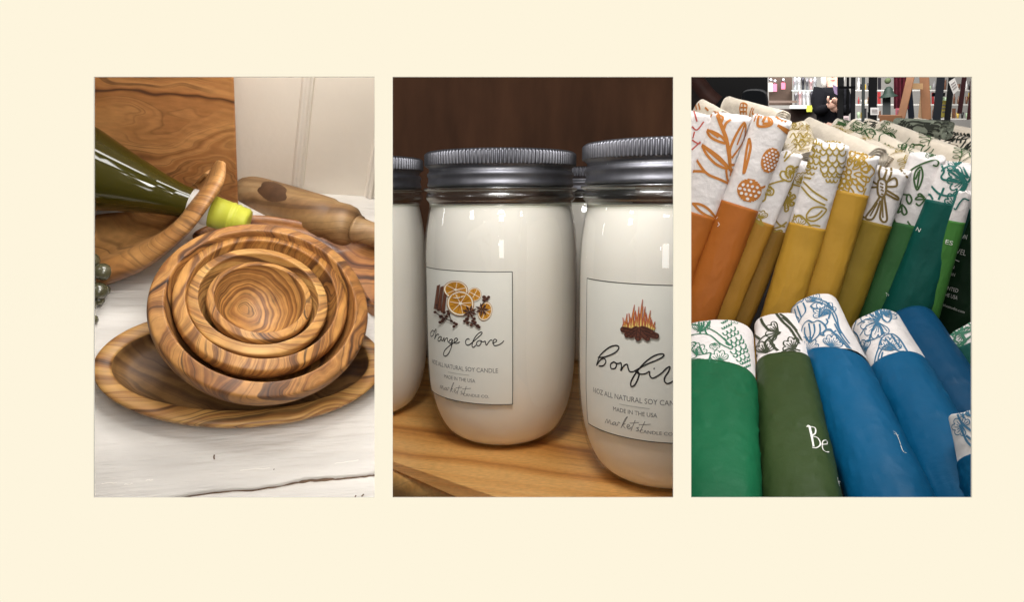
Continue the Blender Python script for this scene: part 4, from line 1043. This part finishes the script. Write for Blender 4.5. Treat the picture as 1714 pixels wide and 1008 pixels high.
# ---- rows behind: cloth ends lying back, cream with sparse print
BK = [((1217, 180, .93), (1288, 200, .80), 16, 19, creamm, 'cream folded tea towel end standing highest behind the orange towels', oI, [('T1', 6, "325,190 320,230 335,280 355,290 360,230 362,200 340,188 325,190;325,215 362,215;322,240 360,240;328,262 358,262;340,190 342,285;395,215 380,260 400,300;405,220 395,250 415,260")]),
      ((1172, 182, .90), (1200, 198, .84), 14, 16, creamm, 'cream tea towel end behind the leafy branch towel', oI, [('T1', 6, "50,190 60,230;70,190 80,230;110,215 130,235")]),
      ((1350, 206, .96), (1440, 250, .80), 19, 24, creamm, 'long plain cream folded tea towel lying back behind the mustard towels', yI, []),
      ((1330, 222, .90), (1345, 262, .83), 22, 24, creamm, 'cream tea towel with a dark gold scallop print in the gap behind the blossoms', yI, [('T1', 5, "620,400 640,370 660,400 680,370 705,400 720,380;630,430 650,405 670,430 690,405 710,430;650,460 670,435 690,460 710,440;610,360 640,345 680,350")]),
      ((1395, 214, .98), (1500, 262, .80), 15, 20, creamm, 'cream cotton towel behind the dahlia towel', yI, [('T2', 5, "180,440 200,450 220,440;210,460 240,445 250,470;255,430 280,440")]),
      ((1425, 206, .98), (1545, 272, .79), 17, 22, creamm, 'cream towel with leafy green sprigs behind the olive brown towel', gI, [('T2', 6, "150,360 190,350 230,340;170,380 220,370 250,350;240,350 270,400 300,420;280,410 300,440 330,450;330,420 340,380 400,370 430,400;365,430 380,480 400,470 385,440;290,400 300,380;80,310 110,320 130,310;90,300 120,330")]),
      ((1475, 208, 1.0), (1600, 262, .80), 17, 24, creamm, 'cream towel with curling green tendrils behind the vine towel', gI, [('T2', 6, "465,470 470,440 490,435 492,460 470,470;515,455 530,435 545,445 520,460;545,440 580,440 600,450;450,530 480,520;460,560 465,530 450,520;470,540 490,570;580,490 590,460 610,440;590,490 620,470 640,450;600,495 640,490 660,465;500,590 540,560 560,540;250,345 290,350 310,380")]),
      ((1450, 200, 1.04), (1560, 236, .88), 12, 16, creamm, 'narrow pale towel with charcoal dashes, behind the tendril towel', kI, [('T2', 5, "180,300 210,290 240,300;225,290 230,310 250,300;270,300 320,310;330,350 360,352")]),
      ((1510, 205, 1.04), (1680, 262, .82), 15, 26, creamm, 'cream towel with long black leaf strokes behind the teal towel', kI, [('T2', 8, "690,440 740,435 790,405 740,415 690,440;780,480 820,460 850,420;820,520 850,470 885,420;580,370 610,378;640,378 660,382;690,384 700,388;800,410 860,405;850,530 870,490 885,480")]),
      ((1530, 198, 1.08), (1700, 240, .88), 12, 22, creamm, 'pale towel with a row of short black bars, at the back right', kI, [('T2', 8, "680,345 695,360;730,358 745,372;760,360 768,376;782,364 788,380;802,366 806,384;822,368 826,388;842,370 846,388;862,372 866,390;560,300 600,310 640,312;600,320 630,350;620,310 655,345;640,320 690,330")]),
      ((1400, 199, 1.08), (1440, 216, .98), 11, 14, creamm, 'small grey green printed towel end far back beside the posts', gI, [('T2', 6, "80,300 110,310 130,325;90,325 120,305;70,315 130,320")]),
      ((1500, 200, 1.0), (1570, 208, .92), 13, 14, mat('grey_green_cotton', srgb(120,126,112), .85, bump=.5, bscale=200), 'grey green towel with black leaves far back under the easel', kI, [('T2', 7, "490,310 530,300 580,305;520,340 560,320 600,330;610,320 640,340")]),
      ((1330, 210, 1.06), (1380, 232, .92), 9, 12, creamm, 'thin cream towel edge farthest back beside the dark jacket', yI, []),
      ((1378, 208, 1.02), (1460, 252, .84), 10, 14, creamm, 'thin printed towel squeezed in behind the dahlia towel', gI, []),
      ((1455, 206, 1.06), (1540, 244, .88), 9, 13, creamm, 'thin green printed towel squeezed between two wider ones behind the vine towel', gI, []),
      ((1490, 212, 1.02), (1585, 252, .84), 10, 14, creamm, 'thin pale towel with green sprigs lying under the black printed ones', gI, []),
      ((1560, 204, 1.08), (1690, 250, .86), 10, 15, creamm, 'thin pale towel with black bars nearest the right edge', kI, []),
      ((1480, 198, 1.10), (1560, 224, .96), 8, 11, creamm, 'thinnest charcoal printed towel far back in front of the easel ledge', kI, []),
      ]
GS = [x for row in BK for x in row[7] if row[6] is gI]; KS = [x for row in BK for x in row[7] if row[6] is kI]
for top, bot, wt, wb, cl, lab, ik, dr in BK:
    if ik is gI: dr = GS
    if ik is kI: dr = KS
    bot = (top[0] + 1.32*(bot[0]-top[0]), top[1] + 1.4*(bot[1]-top[1]), max(.815, bot[2]))
    wt *= 1.15; wb *= 1.15
    if ik is not oI and 'gap behind' not in lab: top = (top[0], top[1]+12, top[2]); bot = (bot[0], bot[1]+8, bot[2])
    roll(lab, bot, top, wb, wt, .99, None, ik, dr, cloth=cl, cap=.5, flat=.7, slant=.1, sprigs=((9, 'leaf', .0011) if ik is gI else (9, 'bar', .0016) if ik is kI else (8, 'leaf', .0009) if ik is yI and 'plain' not in lab else None), group='tea towels in the rows behind')

# crate the towels stand in (dark), under and behind
mb = MB(PR); darkm = mat('dark_display_box', srgb(30,24,22), .8)
mb.smooth = False
def zz(u, v, d): return PR.at(u, v, d)
mb.slab([zz(1145, 560, .90), zz(1760, 600, .90), zz(1760, 262, .97), zz(1560, 225, 1.12), zz(1400, 212, 1.12), zz(1250, 210, 1.0), zz(1145, 190, 1.0)], (0, .01, 0))
mb.slab([zz(1145, 560, .90), zz(1760, 600, .90), zz(1760, 1000, .72), zz(1145, 1000, .72)], (0, .004, -.01))
tag(mb.build('display_box', darkm, base=zz(1400, 700, .8)), 'dark open box holding the rows of rolled tea towels', 'display box')

# ------------------------------------------------------------------ the shop behind the towels
def sq(u0, v0, u1, v1, d): return [PR.at(u0, v1, d), PR.at(u1, v1, d), PR.at(u1, v0, d), PR.at(u0, v0, d)]
def flat_box(mb, u0, v0, u1, v1, d, th=.05):
    mb.slab(sq(u0, v0, u1, v1, d), PR.ray((u0+u1)/2, v0)*th)
def bar(mb, u0, v0, u1, v1, w, d, n=4):
    """upright or slanted square bar"""
    a, b = PR.at(u0, v0, d), PR.at(u1, v1, d); ww = w*d/F/2
    s = (b-a).normalized().cross(a.normalized()).normalized()*ww
    mb.slab([a-s, a+s, b+s, b-s], a.normalized()*ww*2)
blackm = mat('black_metal', srgb(14,14,16), .6, spec=.15)
mb = MB(PR); mb.smooth = False
wm = mat('shop_wall_paint', srgb(226,222,216), .8, noise_amt=.05)
mb.slab(sq(1143, 20, 1900, 330, 10.5), (0, .1, 0))
tag(mb.build('shop_wall', wm, base=PR.at(1400, 330, 10.5)), kind='structure')
mb = MB(PR); mb.smooth = False
fz_ = PR.at(1400, 330, 10.5).z
mb.slab([PR.at(1143, 330, 10.4), PR.at(1900, 330, 10.4), Vector((2.5, 3.0, fz_)), Vector((-.35, 3.0, fz_))], (0, 0, -.02))
tag(mb.build('floor', mat('shop_floor', srgb(120,100,82), .6, noise_amt=.1, nscale=3), base=Vector((1, 5, fz_))), kind='structure')
# black cabinet
mb = MB(PR); flat_box(mb, 1172, 60, 1285, 235, 4.0, .4)
tag(mb.build('black_cabinet', mat('black_gloss', srgb(10,9,9), .7, spec=.1), base=PR.at(1230, 235, 4)), 'tall black cabinet behind the cream towels at the left', 'cabinet')
# dark chair back
t = thing('office_chair', PR, PR.at(1264, 250, 3.2), 'dark grey chair with a rounded back in front of the black cabinet', 'chair')
mb = MB(PR); ch = crom([(1242, 186, 0), (1241, 160, 0), (1247, 151, 0), (1264, 149, 0), (1279, 152, 0), (1284, 162, 0), (1283, 188, 0), (1262, 192, 0)], 4, True)
mb.slab([PR.at(p.x, p.y, 3.2) for p in reversed(ch[:-1])], (0, .06, 0)); mb.build('backrest', mat('charcoal_plastic', srgb(44,48,54), .35), t, bevel=.012)
mb = MB(PR); mb.tube([PR.at(1264, 188, 3.26), PR.at(1264, 290, 3.3)], .02, 8); mb.build('post', blackm, t)
mb = MB(PR); flat_box(mb, 1238, 215, 1290, 222, 3.1, .3); mb.build('seat', mat('charcoal_seat', srgb(40,42,46), .6), t)
# brown leather thing top left
mb = MB(PR); mb.tube(crom([PR.at(1150, 120, 2.6), PR.at(1168, 138, 2.6), PR.at(1184, 158, 2.6), PR.at(1200, 172, 2.6)], 4), [.03]*13, 10)
tag(mb.build('leather_strap', mat('brown_leather', srgb(112,74,64), .6, noise_amt=.3, nscale=20)), 'brown leather strap hanging at the top left behind the towels', 'strap')
mb = MB(PR); flat_box(mb, 1148, 90, 1176, 220, 3.4, .2)
tag(mb.build('patterned_panel', mat('grey_brown_cloth', srgb(92,82,78), .9, noise_amt=.5, nscale=8), base=PR.at(1160, 220, 3.4)), 'grey brown patterned cloth panel beside the black cabinet', 'panel')
# pegboard and key fobs
mb = MB(PR); flat_box(mb, 1287, 70, 1326, 176, 7.6, .06)
tag(mb.build('hanging_board', mat('brown_pegboard', srgb(70,52,40), .8, noise_amt=.15, nscale=6), base=PR.at(1306, 176, 7.6)), 'brown board with pink key fobs hanging on it', 'board')
pink = mat('pink_fob', srgb(214,96,124), .5); steel = mat('bright_steel', srgb(200,200,204), .25, metal=1)
for i, (u, v, lab, m_) in enumerate(((1290, 137, 'cream key fob, leftmost on the brown board', mat('cream_fob', srgb(210,196,180), .6)), (1297, 139, 'larger pink key fob on the brown board', pink), (1311, 137, 'smaller pink key fob, right of the larger one', pink))):
    t = thing('key_fob', PR, PR.at(u, v+12, 7.5), lab, 'key fob', 'key fobs on the brown board')
    mb = MB(PR); flat_box(mb, u-3.4, v+1, u+3.4, v+16-i*2, 7.5, .02); mb.build('fob', m_, t)
    mb = MB(PR); mb.ball(PR.at(u, v-3, 7.5), .022, 10); mb.build('clasp', steel, t)
# shelf with tumblers
t = thing('shop_shelf', PR, PR.at(1330, 205, 7.6), 'white edged shop shelf below the silver tumblers', 'shelf')
mb = MB(PR); flat_box(mb, 1322, 176, 1372, 181, 7.3, .5); mb.build('shelf_board', mat('white_shelf', srgb(232,230,230), .4), t)
mb = MB(PR); flat_box(mb, 1285, 182, 1372, 230, 7.6, .4); mb.build('cabinet_front', mat('dark_brown_front', srgb(60,44,38), .6, noise_amt=.2, nscale=4), t)
mb = MB(PR); flat_box(mb, 1285, 168, 1334, 172, 7.35, .05); mb.build('rail', mat('brown_rail', srgb(92,72,60), .5), t)
mb = MB(PR); flat_box(mb, 1350, 176, 1359.5, 187, 7.2, .01)
tag(mb.build('sticky_note', mat('yellow_note', srgb(232,236,90), .6), base=PR.at(1355, 187, 7.2)), 'bright yellow price note stuck on the white shelf edge', 'note')
random.seed(12)
tum = [mat('tumbler_%s' % n, srgb(*c), .25, metal=.6) for n, c in (('silver', (196,196,200)), ('grey', (120,118,122)), ('white', (232,230,232)), ('rose', (206,170,172)), ('graphite', (66,64,70)))]
TL = ['silver', 'grey', 'white', 'rose', 'graphite']
k = 0
for rw, (v0, h0) in enumerate(((150, 24), (176, 26))):
    for q in range(6):
        u = 1331 + q*6.6 + rw*1.5; hh = h0*random.uniform(.75, 1); mi_ = (q*2 + rw) % 5
        p = PR.at(u, v0, 7.45); s_ = 7.45/F
        mb = MB(PR); mb.lathe([(0, 0), (2.1*s_, 0), (2.9*s_, hh*.8*s_), (2.5*s_, hh*.86*s_), (1.4*s_, hh*.9*s_), (1.4*s_, hh*s_), (0, hh*s_)], p, (0, 0, 1), 14)
        tag(mb.build('tumbler', tum[mi_], base=p), f"{TL[mi_]} metal tumbler, {['first','second','third','fourth','fifth','sixth'][q]} from the left in the {['upper','lower'][rw]} shelf row beside the person", 'tumbler', 'tumblers on the shop shelf')
mb = MB(PR); flat_box(mb, 1325, 150.4, 1373, 152, 7.4, .3)
tag(mb.build('glass_shelf', mat('pale_glass_edge', srgb(190,198,198), .2), base=PR.at(1345, 152, 7.4)), 'thin pale shelf under the upper row of tumblers', 'shelf')

# person in a black jacket
def person():
    D = 7.0; s_ = D/F
    chin = PR.at(1394, 142, D); base = Vector((chin.x, chin.y, chin.z - 1.36*.98))
    t = thing('person', PR, base, 'person with white hair and a dark jacket, arms crossed, behind the posts', 'person')
    def P_(u, v, dy=0): return PR.at(u, v, D) + Vector((0, dy, 0))
    J = {'pel': P_(1392, 222), 'wst': P_(1392, 200), 'chs': P_(1393, 172), 'nck': P_(1394, 150), 'hd0': P_(1394, 140), 'hd1': P_(1394, 128), 'hd2': P_(1394, 114),
         'sl': P_(1374, 158), 'el': P_(1371, 186, -.05), 'wl': P_(1386, 178, -.20), 'sr': P_(1414, 157), 'er': P_(1419, 184, -.05), 'wr': P_(1402, 182, -.20),
         'hl': P_(1384, 226), 'kl': P_(1384, 275), 'fl': Vector((P_(1384, 275).x, base.y, base.z+.06)), 'hr': P_(1402, 226), 'kr': P_(1402, 275), 'fr': Vector((P_(1402, 275).x, base.y, base.z+.06))}
    E = [('pel','wst'),('wst','chs'),('chs','nck'),('nck','hd0'),('hd0','hd1'),('hd1','hd2'),('chs','sl'),('sl','el'),('el','wl'),('chs','sr'),('sr','er'),('er','wr'),('pel','hl'),('hl','kl'),('kl','fl'),('pel','hr'),('hr','kr'),('kr','fr')]
    rad = dict(pel=.14, wst=.13, chs=.15, nck=.055, hd0=.06, hd1=.085, hd2=.08, sl=.085, el=.06, wl=.045, sr=.085, er=.06, wr=.045, hl=.1, kl=.07, fl=.05, hr=.1, kr=.07, fr=.05)
    def skin(names, edges, name, m, infl=1.0, parent=t):
        ix = {n: i for i, n in enumerate(names)}
        me = bpy.data.meshes.new(name); me.from_pydata([tuple(J[n] - base) for n in names], [(ix[a], ix[b]) for a, b in edges], [])
        o = bpy.data.objects.new(name, me); COL.objects.link(o); o.parent = parent
        o.modifiers.new('skin', 'SKIN'); me.skin_vertices.new() if not me.skin_vertices else None
        for i, n in enumerate(names): me.skin_vertices[0].data[i].radius = (rad[n]*infl, rad[n]*infl*.85)
        me.skin_vertices[0].data[0].use_root = True
        sb = o.modifiers.new('sub', 'SUBSURF'); sb.levels = 2; sb.render_levels = 2
        me.materials.append(m); o['_b'] = tuple(base); return o
    skinm = mat('skin', srgb(214,170,150), .55)
    skin(['pel','wst','chs','nck','hd0','hd1','hd2','sl','el','wl','sr','er','wr','hl','kl','fl','hr','kr','fr'], E, 'body', skinm, .93)
    jn = ['pel','wst','chs','sl','el','wl','sr','er','wr']
    skin(jn, [e for e in E if e[0] in jn and e[1] in jn], 'jacket', mat('black_jacket_cloth', srgb(16,16,20), .9, spec=.1), 1.12)
    tn = ['pel','hl','kl','fl','hr','kr','fr']
    skin(tn, [e for e in E if e[0] in tn and e[1] in tn], 'trousers', mat('dark_trousers', srgb(30,30,34), .8), 1.06)
    mb = MB(PR); mb.ball(J['hd2'] + Vector((0, .03, .0)), .105, 18, (1, 1.0, 1.05)); mb.ball(J['hd1'] + Vector((-.07, .04, -.02)), .055, 12, (.8, 1, 1.6)); mb.ball(J['hd1'] + Vector((.07, .04, -.02)), .055, 12, (.8, 1, 1.6))
    mb.build('hair', mat('white_hair', srgb(214,210,204), .8), t)
    mb = MB(PR)
    hd = J['hd1']
    for sx in (-1, 1):
        mb = MB(PR); mb.ball(hd + Vector((sx*.03, -.082, .04)), .009, 8); mb.build('eye', mat('eye', srgb(40,34,30), .3), t)
    mb = MB(PR); mb.ball(hd + Vector((0, -.088, .008)), .013, 8, (.8, 1, 1.5)); mb.build('nose', skinm, t)
    mb = MB(PR); mb.ball(hd + Vector((0, -.078, -.032)), .022, 10, (1.1, .3, .25)); mb.build('mouth', mat('lips', srgb(160,90,84), .5), t)
    for w, sg in ((J['wl'], 1), (J['wr'], -1)):
        mb = MB(PR); mb.ball(w + Vector((sg*.03, -.03, .03)), .04, 12, (1, .5, 1.1))
        for f_ in range(4):
            a_ = w + Vector((sg*(.035 + .012*f_), -.04, .05 - .006*f_)); mb.tube([a_, a_ + Vector((sg*.012, -.012, .035)), a_ + Vector((sg*.03, -.015, .04))], [.010, .009, .007], 7)
        a_ = w + Vector((sg*.005, -.05, .05)); mb.tube([a_, a_ + Vector((-sg*.005, -.01, .045)), a_ + Vector((0, -.01, .065))], [.012, .011, .009], 7)
        mb.build('hand', skinm, t)
    mb = MB(PR); mb.slab([J['chs'] + Vector((.02, -.175, .10)), J['chs'] + Vector((.07, -.175, .06)), J['chs'] + Vector((.06, -.175, .15)), J['chs'] + Vector((.0, -.165, .19))], (0, .01, 0))
    mb.build('scarf', mat('purple_scarf', srgb(110,92,120), .8), t)
person()

# black posts of a display stand
POST = [(1408, 10, 128, 'widest black post, in front of the person', 5.6), (1429, 7, 128, 'second black post right of the person', 5.6), (1420, 4, 140, 'thin black post between the two beside the person', 5.8), (1446, 5, 128, 'dark grey post left of the green bell', 6.0), (1462, 13, 128, 'thick black post left of the green bell', 6.0)]
for u, w, v, lab, d in POST:
    mb = MB(PR); bar(mb, u, 60, u-2, 240, w, d)
    tag(mb.build('metal_post', blackm if w != 5 else mat('dark_green_post', srgb(40,56,52), .5), base=PR.at(u, 240, d), bevel=.004), lab, 'post', 'dark posts of the display stands')
mb = MB(PR); bar(mb, 1404, 146, 1432, 146, 4, 5.5)
tag(mb.build('cross_bar', blackm), 'short black crossbar joining the two posts beside the person', 'bar')
# green bell on a stand
t = thing('bell_stand', PR, PR.at(1487, 215, 4.6), 'grey green metal bell shaped hat on a thick black stand beside the easel', 'stand')
s_ = 4.6/F
mb = MB(PR); mb.lathe([(0, 16*s_), (3*s_, 15.5*s_), (6*s_, 12*s_), (7.5*s_, 6*s_), (9*s_, 3*s_), (14*s_, 0), (14.5*s_, -1*s_), (10*s_, -1.2*s_), (0, -1*s_)], PR.at(1487, 161, 4.6), (0, 0, 1), 28)
mb.build('bell', mat('verdigris', srgb(64,84,74), .5, noise_amt=.2, nscale=20), t)
mb = MB(PR); bar(mb, 1484, 161, 1484, 215, 12, 4.62); mb.build('post', mat('dark_green_stand', srgb(34,46,44), .5), t)
mb = MB(PR); mb.ball(PR.at(1486, 135, 4.6), 5*s_, 12); mb.build('ball', mat('sage_ball', srgb(120,136,96), .7), t)
# red woven cloth, cards
mb = MB(PR); mb.smooth = True
redm = bpy.data.materials.new('red_woven'); redm = mat('red_woven', srgb(104,26,44), .9, noise_amt=.6, nscale=26, bump=.6, bscale=60)
rows = [[PR.at(1496 + 26*i/20, 90 + (182-90)*j/10, 5.0) + Vector((0, .03*math.sin(i*1.3), 0)) for i in range(21)] for j in range(11)]
mb.grid(rows)
tag(mb.build('woven_cloth', redm, base=PR.at(1508, 182, 5)), 'dark red woven cloth hanging behind the easel', 'cloth')
for (u0, v0, u1, v1, c, lab, d) in ((1499, 181, 1511, 194, (232,120,136), 'pink and white card at the foot of the red cloth', 4.7), (1457, 180, 1471, 192, (232,228,224), 'white card with grey lines, left of the easel ledge', 4.6), (1412, 194, 1421, 206, (236,214,214), 'small pale pink tag below the person', 4.6), (1588, 133, 1602, 153, (224,220,214), 'tilted white card near the right corner', 4.4), (1574, 168, 1592, 196, (214,196,96), 'yellow and white patterned card right of the easel', 5.0)):
    mb = MB(PR); p = sq(u0, v0, u1, v1, d)
    if u0 == 1588: p = [PR.at(1596, 158, d), PR.at(1605, 149, d), PR.at(1598, 130, d), PR.at(1588, 137, d)]
    mb.slab(p, (0, .01, 0)); mb.mi = 1
    for k_ in (.3, .5, .7):
        mb.slab([p[0].lerp(p[3], k_).lerp(p[1].lerp(p[2], k_), .15) + Vector((0, -.004, 0)), p[0].lerp(p[3], k_).lerp(p[1].lerp(p[2], k_), .85) + Vector((0, -.004, 0)), p[0].lerp(p[3], k_+.06).lerp(p[1].lerp(p[2], k_+.06), .85) + Vector((0, -.004, 0)), p[0].lerp(p[3], k_+.06).lerp(p[1].lerp(p[2], k_+.06), .15) + Vector((0, -.004, 0))], (0, .002, 0))
    tag(mb.build('card', [mat('card_stock', srgb(*c), .6), mat('card_print', srgb(150,140,140), .6)], base=p[0]), lab, 'card')
# wooden easel
em = mat('easel_pine', srgb(168,116,78), .55, noise_amt=.25, nscale=14, stretch=(1, 1, .3))
t = thing('easel', PR, PR.at(1530, 215, 3.8), 'wooden easel with splayed legs standing behind the towels', 'easel')
for a in ((1540, 60, 1505, 212, 12), (1543, 60, 1552, 215, 14)):
    mb = MB(PR); bar(mb, *a, 3.8) if a[0] == 1540 else bar(mb, *a, 3.9); mb.build('leg', em, t, bevel=.004)
mb = MB(PR); bar(mb, 1548, 120, 1538, 215, 6, 3.98); mb.build('rear_leg', mat('pale_pine', srgb(214,176,136), .6), t, bevel=.004)
mb = MB(PR); flat_box(mb, 1527, 139, 1545, 149, 3.86, .03); mb.build('crossbar', mat('light_pine', srgb(206,164,116), .6), t)
mb = MB(PR); flat_box(mb, 1472, 192, 1510, 204, 3.7, .08); mb.build('ledge', em, t, bevel=.004)
# more stands and goods to the right
for (u0, v0, u1, v1, w, lab, d, c) in ((1520, 130, 1527, 215, 9, 'dark blue upright between the easel legs', 5.2, (34,42,60)), (1578, 100, 1566, 215, 12, 'navy post right of the easel, leaning slightly left', 4.8, (26,30,40)), (1596, 100, 1584, 215, 9, 'black post, second to the right of the easel', 4.9, (20,20,22)), (1618, 100, 1606, 190, 7, 'dark red rail near the right corner', 5.0, (78,26,30)), (1632, 100, 1622, 200, 7, 'outermost dark red rail at the right corner', 5.0, (84,30,34)), (1560, 158, 1582, 158, 6, 'short dark horizontal arm right of the easel', 4.95, (24,26,34))):
    mb = MB(PR); bar(mb, u0, v0, u1, v1, w, d)
    tag(mb.build('upright_post', mat('post_paint', srgb(*[x_*.75 for x_ in c]), .6, spec=.15), base=PR.at(u1, v1, d)), lab, 'post', 'dark posts of the display stands')
random.seed(5)
names = ['jar', 'box', 'bottle', 'cup']
cols = [('white', (230,228,226)), ('grey', (140,138,140)), ('black', (34,32,36)), ('gold', (190,160,70)), ('pale green', (150,170,140)), ('brown', (110,76,58)), ('cream', (226,214,190)), ('red', (150,50,50))]
cm = {c: mat('goods_' + c.replace(' ', '_'), srgb(*rgb), .35) for c, rgb in cols}
ordn = ['first', 'second', 'third', 'fourth', 'fifth', 'sixth', 'seventh', 'eighth', 'ninth', 'tenth', 'eleventh', 'twelfth']
for rw, (v, d) in enumerate(((150, 8.2), (174, 8.0), (198, 7.8))):
    t_ = MB(PR); flat_box(t_, 1432, v, 1640, v+2.0, d-.1, .4)
    tag(t_.build('goods_shelf', mat('pale_shelf', srgb(214,210,204), .5), base=PR.at(1536, v+2, d)), f"pale shop shelf, {['top','middle','lowest'][rw]} of three behind the easel", 'shelf')
    for side, (ua, ub) in enumerate(((1434, 1474), (1552, 1634))):
        n_ = 7 if side == 0 else 12
        for q in range(n_):
            u = ua + (ub-ua)*(q+.5)/n_ + random.uniform(-1, 1); nm = random.choice(names); cn = random.choice(cols)[0]
            hh = random.uniform(10, 21); ww = random.uniform(1.9, 3.2); s_ = d/F; p = PR.at(u, v, d)
            mb = MB(PR)
            if nm == 'box': flat_box(mb, u-ww, v-hh, u+ww, v, d, .08)
            elif nm == 'bottle': mb.lathe([(0, 0), (ww*.7*s_, 0), (ww*.75*s_, hh*.6*s_), (ww*.3*s_, hh*.75*s_), (ww*.3*s_, hh*s_), (0, hh*s_)], p, (0, 0, 1), 12)
            elif nm == 'jar': mb.lathe([(0, 0), (ww*.9*s_, 0), (ww*s_, hh*.5*s_), (ww*.8*s_, hh*.7*s_), (ww*.85*s_, hh*.72*s_), (ww*.85*s_, hh*.85*s_), (0, hh*.85*s_)], p, (0, 0, 1), 12)
            else: mb.lathe([(0, 0), (ww*.6*s_, 0), (ww*.95*s_, hh*.6*s_), (ww*.85*s_, hh*.6*s_), (0, hh*.1*s_)], p, (0, 0, 1), 12)
            tag(mb.build(nm, cm[cn], base=p), f"{cn} {nm}, {ordn[q]} along the {['top','middle','lowest'][rw]} shelf {['left','right'][side]} of the easel", nm, 'goods on the shop shelves')

# ================================================================== lights
W = bpy.data.worlds.new('World'); SC.world = W; W.use_nodes = True
W.node_tree.nodes['Background'].inputs[0].default_value = (1, .98, .95, 1); W.node_tree.nodes['Background'].inputs[1].default_value = .08

def wl_(name, pos, tgt, size, power, col, sy=None): return light(name, WORLD, pos, tgt, size, power, col, sy)
# left
wl_('lamp_left_top', (-.22, .50, .50), (-.27, .68, -.05), .20, 1.15, (1, .97, .94), .14)
wl_('fill_left_front', (-.45, .36, .30), (-.27, .66, -.05), .12, .2, (1, .96, .9))  # unseen fill added from the front left
wl_('fill_left_wall', (-.12, .38, .20), (-.25, .80, .10), .1, .8, (1, .97, .93))  # unseen fill added to brighten the painted board wall
# middle
wl_('lamp_mid_top', (-.05, .75, .62), (0.03, 1.45, -.05), .30, 7.0, (1, .99, .98), .16)
wl_('lamp_mid_left', (-.10, .5, .40), (0.03, 1.4, -.1), .06, .8, (1, .97, .92), .06)
wl_('fill_mid_front', (0.03, -.3, .15), (0.03, 1.4, -.1), .8, 13.5, (1, .97, .94))  # unseen low fill added to lift the jars from the front
def jar_mirror(u, v, cx=839, D=DM):
    r0 = PM.ray(cx, 481); base = Vector((r0.x/r0.y*D, D, BOTZ)); q = HJ/100
    prof = [(1.0, 60), (.997, 67), (.98, 73), (.95, 78), (.928, 81)]
    r = PM.ray(u, v); best = None
    for k in range(900, 1700):                 # march to the shoulder of the jar
        p = r*(k/1000); h = (p.z - base.z)/q; rad = math.hypot(p.x-base.x, p.y-base.y)/RJ
        for (ra, za), (rb, zb) in zip(prof, prof[1:]):
            if za <= h <= zb:
                rr = ra + (rb-ra)*(h-za)/(zb-za)
                if rad <= rr: best = (p, (ra-rb)*RJ/((zb-za)*q)); break
        if best: break
    if not best: return None
    p, sl = best
    n = Vector((p.x-base.x, p.y-base.y, 0)).normalized(); n = (n + Vector((0, 0, sl))).normalized()
    return p, r - n*(2*r.dot(n))
for (u_, v_, s_, sy_, pw_) in ((790, 362, .10, .06, .5), (826, 366, .07, .12, .5), (852, 383, .09, .05, .4), (846, 352, .06, .03, .2), (742, 366, .03, .10, .2), (884, 392, .05, .03, .15), (872, 352, .05, .02, .15), (834, 404, .04, .03, .1)):
    h = jar_mirror(u_, v_)
    if h:
        p, d = h
        light('ceiling_tube', PM, p + d*.95, p, s_, pw_*.7, (1, .99, .97), sy_)
# right
wl_('lamp_right_top', (.33, .55, .55), (.36, .72, -.02), .30, 2.8, (1, .98, .96), .3)
wl_('lamp_shop', (1.8, 3.6, 2.5), (2.6, 7, .6), 2.0, 62, (1, .98, .96))
wl_('fill_shop_wall', (3.2, 7.0, 3.2), (4.2, 10, 1.2), 2.5, 120, (1, .99, .97))  # unseen fill added near the shop wall to brighten it
wl_('fill_front', (0.0, -.9, .4), (0.0, .7, -.05), .6, 5, (1, .97, .93))  # unseen frontal fill added from behind the camera

# ================================================================== camera
cam = bpy.data.cameras.new('Camera'); co = bpy.data.objects.new('Camera', cam); COL.objects.link(co)
co.location = (0, 0, 0); co.rotation_euler = (R(90), 0, 0)
cam.sensor_width = 36; cam.lens = 36 * F / 1714; cam.clip_start = .01; cam.clip_end = 100
SC.camera = co
for o in bpy.data.objects:
    if '_b' in o: del o['_b']
SC.render.engine = 'CYCLES'
SC.cycles.max_bounces = 8; SC.cycles.transparent_max_bounces = 16
SC.view_settings.view_transform = 'Standard'; SC.view_settings.look = 'None'; SC.view_settings.exposure = 0; SC.view_settings.gamma = 1
